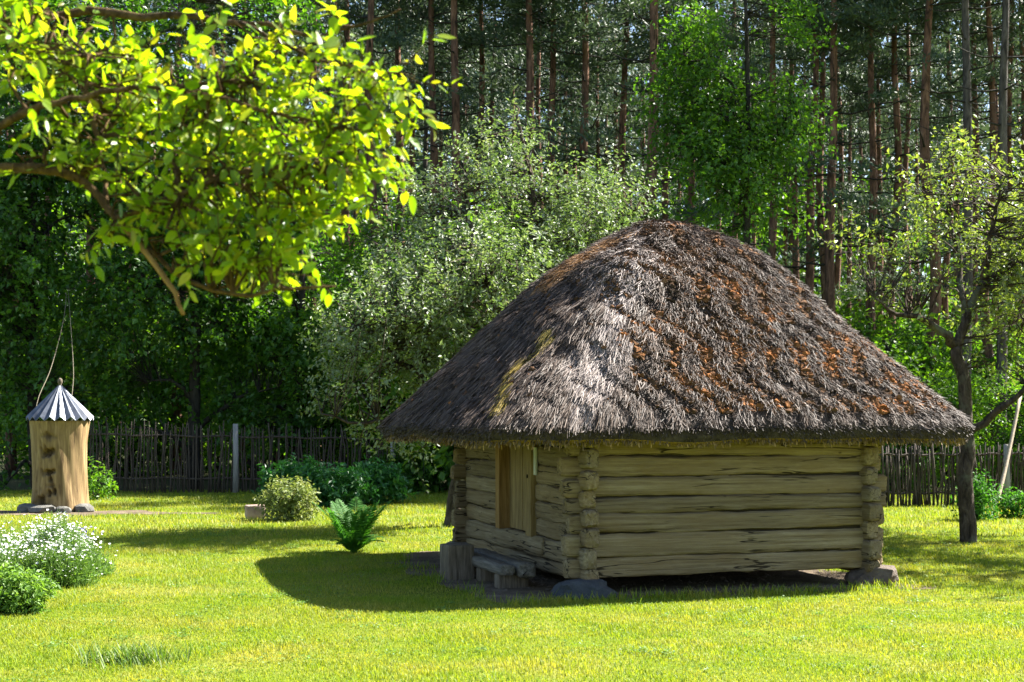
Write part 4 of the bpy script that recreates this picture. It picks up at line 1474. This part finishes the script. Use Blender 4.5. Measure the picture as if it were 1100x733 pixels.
size = .034 + .040 * q.rand(N) ** 1.2
vi = q.randint(0, 8, N)
px = 550 + F * pos[:, 0] / pos[:, 1]
py = HZ - F * (pos[:, 2] - E) / pos[:, 1]
inview = (px > 0) & (px < 1100) & (py > 0) & (py < 733)
face = np.abs((up_ * unit(pos - np.array([0, 0, E]))).sum(-1))
score = np.where(inview, size / pos[:, 1] * (.3 + face), 0)
order = np.argsort(-score)
single = np.zeros(N, bool); single[order[:300]] = True
from mathutils import Matrix
mb = MB()
for i in range(N):
    R_ = np.stack([ax[i], sd_[i], up_[i]], 1)
    if single[i]:
        o = bpy.data.objects.new('leaf', leafmeshes[vi[i]][0])
        C.objects.link(o)
        o.parent = near_root
        mt = Matrix(R_.tolist()).to_4x4()
        o.matrix_local = Matrix.Translation(Vector((pos[i] - fb).tolist())) @ mt @ Matrix.Scale(float(size[i]), 4)
    else:
        _, V, Fq, rv = leafmeshes[vi[i]]
        mb.add(pos[i] + (V * size[i]) @ R_.T, Fq)
        mb.a.append(np.full(len(V), rv, np.float32))
o = mb.obj('foliage', M['fore_leaf'], near_root, True, loc=fb, attr='rnd'); o.location = (0, 0, 0); stuff(o)

# ------------------------------------------------------------------ trees at the edge of the wood
def leaf_tree(name, label, x_px, base_y, Y, h, r_trunk, vols, seed, leafm, bark, lean=0.0, nlimb=9, group=None, cat='tree', **kw):
    q = np.random.RandomState(seed)
    b = np.array([(x_px - 550) / F * Y, Y, 0.0])
    top = b + np.array([lean, 0, h])
    tr = [limb([b + np.array([0, 0, -.1]), b + np.array([lean * .2 + .1 * q.randn(), .1 * q.randn(), h * .35]), b + np.array([lean * .6 + .15 * q.randn(), .1 * q.randn(), h * .7]), top], r_trunk, r_trunk * .25, 18, .015, q)]
    side = []
    for i in range(nlimb):
        v = vols[i % len(vols)]
        e = np.array(v[:3]) + q.randn(3) * np.array(v[3:6]) * .45
        P0 = tr[0][0]
        kk = np.argmin(np.abs(P0[:, 2] - max(.5, min(h * .95, e[2] - .6 * np.hypot(*(e[:2] - b[:2]))))))
        s0 = P0[kk]
        side.append(limb([s0, (s0 + e) / 2 + np.array([0, 0, .25]), e], max(.02, tr[0][1][kk] * .5), .012, 9, .03, q))
    return tree(name, label, cat, b, tr, side, vols, q, bark, leafm, group, **kw)


GB = 'broadleaf trees along the fence'
leaf_tree('shade_tree', 'dense dark leafy tree at the far left behind the hive', 40, 0, 38.5, 13, .18,
          [ev(20, 300, 38, 120, 130, 2.2), ev(60, 430, 37, 90, 75, 1.4), ev(-40, 200, 38.5, 140, 120, 2.4), ev(90, 230, 38.5, 100, 90, 2.0), ev(40, 60, 39, 130, 110, 2.4), ev(20, 480, 36.6, 80, 45, .9)], 81, M['shade_leaf'], M['dark_bark'], group=GB,
          n_shoot=3700, per=14, L=.75, leaf=.16, up=.05, droop=.35, shell=.42, gap=.36, gapscale=.45, twig=.008, spread=.07, aspect=.72)
leaf_tree('shade_tree', 'dense dark leafy tree between the hive and the fence post', 208, 0, 38.0, 13, .19,
          [ev(170, 330, 37.6, 95, 100, 1.9), ev(240, 250, 38.4, 110, 95, 2.2), ev(150, 430, 36.8, 60, 50, 1.2), ev(270, 380, 38, 70, 75, 1.5), ev(190, 180, 38.6, 110, 90, 2.0), ev(220, 50, 39, 120, 100, 2.4)], 83, M['shade_leaf'], M['dark_bark'], group=GB,
          n_shoot=3500, per=14, L=.75, leaf=.16, up=.05, droop=.35, shell=.42, gap=.40, gapscale=.45, twig=.008, spread=.07, aspect=.72)
leaf_tree('shade_tree', 'dark trunked leafy tree above the fence left of the silvery apple tree', 320, 0, 39.0, 8.0, .17,
          [ev(330, 390, 38.6, 70, 70, 1.6), ev(320, 290, 39.5, 75, 70, 1.9), ev(290, 440, 38, 50, 35, 1.1)], 85, M['shade_leaf'], M['dark_bark'], group=GB,
          n_shoot=1300, per=13, L=.75, leaf=.15, up=.05, droop=.3, shell=.45, gap=.42, gapscale=.5, twig=.008, spread=.07, aspect=.7)
leaf_tree('green_birch', 'tall bright green birch rising behind the hut roof', 800, 0, 36.0, 13.5, .14,
          [ev(800, 90, 36, 85, 80, 2.0), ev(745, 150, 36, 50, 60, 1.3), ev(860, 110, 36, 45, 50, 1.3), ev(790, 200, 36, 70, 55, 1.6), ev(790, 20, 36, 70, 50, 1.6), ev(770, -60, 36, 55, 60, 1.4), ev(720, 90, 36, 30, 55, 1.0), ev(890, 120, 36, 28, 18, .8)], 87, M['birch_leaf'], M['dark_bark'], group=GB,
          n_shoot=2600, per=13, L=.8, leaf=.125, up=.05, droop=.5, shell=.5, gap=.42, gapscale=.5, twig=.008, spread=.07, aspect=.7)

leaf_tree('added_shade_sapling', 'bright green young tree added for shade behind the silvery apple crown on its left', 425, 0, 37.5, 7.0, .09,  # added tree that throws shade on the fence strip and back lawn
          [ev(420, 290, 37.5, 62, 60, 1.5), ev(400, 360, 37.2, 60, 55, 1.4), ev(450, 340, 37.5, 50, 50, 1.3)], 89, M['under_leaf'], M['dark_bark'], group=GB,
          n_shoot=1000, per=13, L=.7, leaf=.14, up=.05, droop=.3, shell=.45, gap=.40, gapscale=.6, twig=.008, spread=.07, aspect=.7)

# understory bushes: three builds, copied through the wood edge
UB = []
for s in range(3):
    q = np.random.RandomState(91 + s)
    stems = [limb([np.array([.1 * q.randn(), .1 * q.randn(), -.05]), np.array([.4 * q.randn(), .4 * q.randn(), 1.2]), np.array([.8 * q.randn(), .8 * q.randn(), 2.6 + .6 * q.rand()])], .04, .01, 9, .02, q) for _ in range(6)]
    vols = [(0, 0, 1.9, 1.5, 1.4, 1.6), (.8, .2, 2.6, 1.0, 1.0, 1.1), (-.8, -.2, 2.3, 1.0, 1.0, 1.2), (.1, -.2, .9, 1.5, 1.2, .9)]
    root = thing('understory_bush', 'x', 'bush', (0, 0, 0), 0, 'green bushes under the pines')
    LV, TW = foliage(vols, stems, q, 900, 13, .6, .13, droop=.3, up=.1, gap=.4, gapscale=.8, twig=.006, spread=.06, aspect=.65)
    mb = limb_mesh(stems, 6); mb.add(*TW)
    mb.obj('stems', M['dark_bark'], root, True)
    build('leaves', LV[0], LV[1], M['under_leaf'], root, False, {"rnd": LV[2]})
    UB.append(root)
ub = [(375, 41, 1.35, 'bright green bush at the wood edge above the middle of the apple tree'), (415, 46, 1.6, None), (280, 45, 1.5, None), (470, 50, 1.4, None), (700, 40, 1.2, 'green bush left of the birch close above the roof ridge'),
      (850, 41, 1.25, 'green bush right of the birch above the right roof slope'), (885, 47, 1.6, None), (915, 38.5, 1.05, 'green bush above the right eave left of the crooked apple tree'), (955, 43, 1.4, None), (1010, 49, 1.5, None), (1060, 45, 1.3, None), (1100, 42, 1.2, 'green bush at the right edge behind the fence'),
      (760, 45, 1.4, None), (800, 52, 1.6, None), (640, 55, 1.6, None), (560, 58, 1.5, None), (340, 56, 1.8, None), (1000, 38, .85, None), (960, 36, .7, None), (1085, 36, .8, None), (240, 50, 1.6, None), (130, 48, 1.6, None), (60, 46, 1.5, None),
      (495, 36.8, 1.9, 'tall bush added for shade behind the left middle of the silvery apple crown'), (575, 36.6, 2.0, 'tall bush added for shade behind the right middle of the silvery apple crown'), (650, 37.2, 1.9, 'tall bush added for shade between the apple crown and the roof ridge')]  # these tall bushes are added to block sun from the lawn along the fence
NEAR_BUSH = {415: 'green bush just left of the tallest apple shoot under the pines', 280: 'green bush between the two dark trees above the fence', 955: 'green bush behind the left shoots of the crooked apple crown', 1060: 'green bush behind the crooked apple tree near the leaning pole',
             760: 'green bush directly below the birch crown', 1000: 'low bush behind the right fence left of the crooked trunk', 960: 'low bush behind the right fence beside the eave tip', 1085: 'low bush behind the right fence by the leaning pole', 60: 'green bush behind the dark tree above the hive'}
for i, (x, Y, sc, lab) in enumerate(ub):
    o = UB[i] if i < 3 else copy_tree(UB[i % 3])
    o.location = ((x - 550) / F * Y, Y, 0)
    o.scale = (sc, sc, sc)
    o.rotation_euler = (0, 0, i * 2.1)
    o["label"] = lab or NEAR_BUSH.get(x) or 'green leafy bush deep under the pine trunks'

# ------------------------------------------------------------------ pines
PV = []
for s in range(4):
    q = np.random.RandomState(131 + s)
    H = 23.0
    P = np.array([[0, 0, -.1]] + [[.10 * q.randn() * (k > 0), .10 * q.randn(), z] for k, z in enumerate((3.5, 7, 11, 15, 19, H))])
    P[1, :2] *= .3
    tP = smooth_line(P, 26)
    tR = np.interp(tP[:, 2], [0, .5, 10, H], [.21, .175, .135, .04])
    root = thing('pine_tree', 'x', 'pine tree', (0, 0, 0), 0, 'pines of the wood behind the garden')
    tm = MB(); tm.add(*tube(tP, tR, 9, True, .06, s))
    tm.obj('trunk', M['pine_bark'] if s != 3 else M['pine_bark_grey'], root, True)
    bm_ = MB()
    cents, dirs_ = [], []
    nb = 38
    for i in range(nb):
        z = 6.0 + (H - 6.3) * ((i + q.rand()) / nb) ** .75
        kk = np.argmin(np.abs(tP[:, 2] - z))
        a = i * 2.399 + q.randn() * .4
        live = z > 15.0 or q.rand() < .22
        L = (1.0 + 2.6 * (1 - (z - 6) / (H - 6)) ** .8) * (.7 + .5 * q.rand())
        if not live:
            L *= .55
        d = np.array([math.cos(a), math.sin(a), 0])
        e = tP[kk] + d * L + np.array([0, 0, L * (.12 + .25 * q.rand())])
        B, Rr = limb([tP[kk], tP[kk] + d * L * .5 + np.array([0, 0, L * .02]), e], .045 * (.5 + .5 * (1 - (z - 6) / 18)), .008, 6, .03, q)
        bm_.add(*tube(B, Rr, 4, False))
        if live:
            for u in np.linspace(.40, 1.02, 6):
                for k in range(2):
                    off = np.array([-d[1], d[0], 0]) * q.randn() * L * .17 * (1.2 - u * .5)
                    cents.append(tP[kk] + (e - tP[kk]) * u + off + np.array([0, 0, .08 + .08 * q.randn()]))
                    dirs_.append(d)
    cents, dirs_ = np.array(cents), np.array(dirs_)
    per = 24
    n = len(cents)
    pos = cents[:, None, :] + q.randn(n, per, 3) * np.array([.27, .27, .10])
    ax = dirs_[:, None, :] * .4 + q.randn(n, per, 3) * .7 + np.array([0, 0, .55])
    N = n * per
    V, T, r_ = leaf_faces(pos.reshape(-1, 3), ax.reshape(-1, 3), q.randn(N, 3), .20 + .12 * q.rand(N), .045 + .03 * q.rand(N), np.clip(np.repeat(q.rand(n) * .55, per) + .45 * q.rand(N), 0, 1), .1)
    stuff(bm_.obj('branches', M['dark_bark'], root, True))
    build('crown', V, T, M['needle'], root, False, {"rnd": r_})
    PV.append(root)
# (photo x of the trunk, depth, girth, lean, label)
pines = [(398, 43, .95, 0, 'pine trunk nearest the tip of the sunlit branch'), (427, 50, 1.15, 0, None), (443, 58, .95, 0, None), (455, 62, .9, 0, None), (466, 47, 1.0, .01, None), (487, 45, 1.05, 0, 'straight pine above the left half of the silvery apple tree'),
         (515, 49, 1.0, 0, 'pine just left of the tallest apple shoot'), (529, 60, .9, 0, None), (550, 66, .9, 0, None), (569, 46, 1.25, 0, 'thick pine behind the tallest apple shoot'), (580, 57, 1, 0, None), (592, 48, .95, 0, None), (609, 61, .9, 0, None), (617, 64, .9, 0, None), (630, 47, 1.15, 0, 'thick pine above the right half of the silvery apple tree'),
         (643, 60, .85, 0, None), (662, 63, .9, 0, None), (670, 50, 1.1, 0, None), (704, 42, 1.1, 0, 'dark pine at the left edge of the green birch'), (716, 52, .9, 0, None), (745, 50, 1.0, 0, None), (829, 46, .95, 0, 'pine trunk behind the right half of the green birch'), (856, 55, .95, -.02, None), (865, 46, .95, -.035, 'leaning pine just right of the green birch'), (882, 52, 1, 0, None),
         (894, 44, .95, -.01, 'reddish pine above the right roof slope'), (901, 58, .9, 0, None), (913, 66, .85, 0, None), (934, 45, .95, 0, 'dark pine left of the crooked apple crown'), (943, 56, .9, 0, None), (959, 46, .95, -.01, None), (974, 54, .9, 0, None), (997, 42, 1.15, 0, 'thick pine behind the crooked apple tree'), (1020, 57, .9, 0, None), (1039, 39.5, .92, 0, 'pale barked pine at upper right above the crooked apple tree'), (1064, 43, .95, 0, 'pine near the right edge above the leaning pole'),
         (1075, 37.5, .85, 0, 'bluish shaded pine trunk rising behind the leaning pole'), (1085, 50, .95, 0, None), (1100, 46, 1, 0, None), (1045, 48, .85, 0, None), (340, 52, 1, 0, None), (370, 48, 1.0, 0, None), (355, 62, 1, 0, None), (300, 56, 1, 0, None), (262, 50, 1, 0, None), (225, 60, 1, 0, None), (190, 48, 1, 0, None), (140, 55, 1, 0, None), (95, 47, 1, 0, None), (50, 52, 1, 0, None), (12, 46, 1, 0, 'pine behind the foliage at the left edge'), (-30, 52, 1, 0, None), (412, 68, .9, 0, None), (500, 72, .9, 0, None), (538, 75, .9, 0, None), (600, 74, .9, 0, None), (652, 76, .9, 0, None), (690, 70, .9, 0, None), (730, 74, .9, 0, None), (770, 62, .9, 0, None), (810, 68, .9, 0, None), (845, 72, .9, 0, None), (925, 74, .9, 0, None), (985, 70, .9, 0, None), (1030, 74, .9, 0, None), (1072, 66, .9, 0, None), (475, 66, .9, 0, None), (380, 70, .9, 0, None), (790, 56, .9, 0, None), (1140, 44, 1, 0, None), (1180, 50, 1, 0, None), (1220, 42, 1, 0, None), (1260, 54, 1, 0, None), (1300, 46, 1, 0, None), (1360, 41, 1, 0, None)]
NEAR_PINES = {427: 'stout pine second right of the sunlit branch tip', 466: 'slim pine third right of the sunlit branch tip', 592: 'slim pine just right of the thick pine behind the tallest apple shoot',
              670: 'stout pine midway between the tallest apple shoot and the birch', 716: 'slim pine seen through the left edge of the birch crown', 745: 'pine half hidden behind the left of the birch crown',
              882: 'pine just left of the reddish pine above the right roof slope', 959: 'pine seen over the left shoots of the crooked apple crown', 1085: 'pine second from the right edge of the wood',
              1100: 'pine at the very right edge of the wood', 1045: 'pine directly behind the crooked apple trunk', 340: 'pine showing between the sunlit branch and the silvery apple tree', 370: 'pine just right of the sunlit branch lower tip',
              262: 'pine hidden behind the middle of the sunlit branch', 190: 'pine behind the dark tree left of the fence post', 95: 'pine behind the dark tree just right of the hive', 50: 'pine behind the dark tree above the hive roof'}
qp = np.random.RandomState(151)
for i, (x, Y, g, ln, lab) in enumerate(pines):
    o = PV[i] if i < 4 else copy_tree(PV[3 if x in (1039, 1075) else qp.randint(0, 3)])
    o.location = ((x - 550) / F * Y, Y, 0)
    zs = .82 + .2 * qp.rand()
    o.scale = (g, g, zs)
    o.rotation_euler = (0, ln, qp.rand() * 6.28)
    o["label"] = lab or NEAR_PINES.get(x) or 'reddish brown pine trunk deep in the shaded wood'

# the far wood that closes the view: one mass of trunks and boughs
q = np.random.RandomState(171)
n = 150
X = (q.rand(n) * 2 - 1) * 62; Y = 80 + q.rand(n) * 45
mb = MB()
P = np.stack([np.stack([X, Y, np.zeros(n)], -1), np.stack([X + q.randn(n) * .2, Y, np.full(n, 12.0)], -1), np.stack([X + q.randn(n) * .3, Y, np.full(n, 26.0)], -1)], 1)
V, Q = many_tubes(P, np.tile([.2, .15, .05], (n, 1)), 6)
far = build('far_wood', V, Q, M['pine_bark'], None, True)
tag(far, 'distant shaded pine wood closing the view between the nearer trunks', 'wood', kind='stuff')
n = 4600
cc = np.stack([(q.rand(n) * 2 - 1) * 70, 80 + q.rand(n) * 60, 1 + 29 * q.rand(n) ** .85], -1)
per = 34
pos = cc[:, None, :] + q.randn(n, per, 3) * np.array([1.3, 1.3, .5])
N = n * per
V, T, r_ = leaf_faces(pos.reshape(-1, 3), q.randn(N, 3) + np.array([0, 0, .3]), q.randn(N, 3), .6 + .5 * q.rand(N), .22 + .18 * q.rand(N), q.rand(N), .1)
o = build('far_boughs', V, T, M['needle'], far, False, {"rnd": r_}); stuff(o)
n = 2600
cc = np.stack([(q.rand(n) * 2 - 1) * 58, 68 + q.rand(n) * 36, 14 * q.rand(n) ** 1.1 + .4], -1)
per = 40
pos = cc[:, None, :] + q.randn(n, per, 3) * np.array([.9, .9, .6])
N = n * per
V, T, r_ = leaf_faces(pos.reshape(-1, 3), q.randn(N, 3) + np.array([0, 0, -.2]), q.randn(N, 3) * .6 + np.array([0, 0, 1.0]), .28 + .25 * q.rand(N), .18 + .14 * q.rand(N), q.rand(N), .15)
o = build('far_undergrowth', V, T, M['under_leaf'], far, False, {"rnd": r_}); stuff(o)
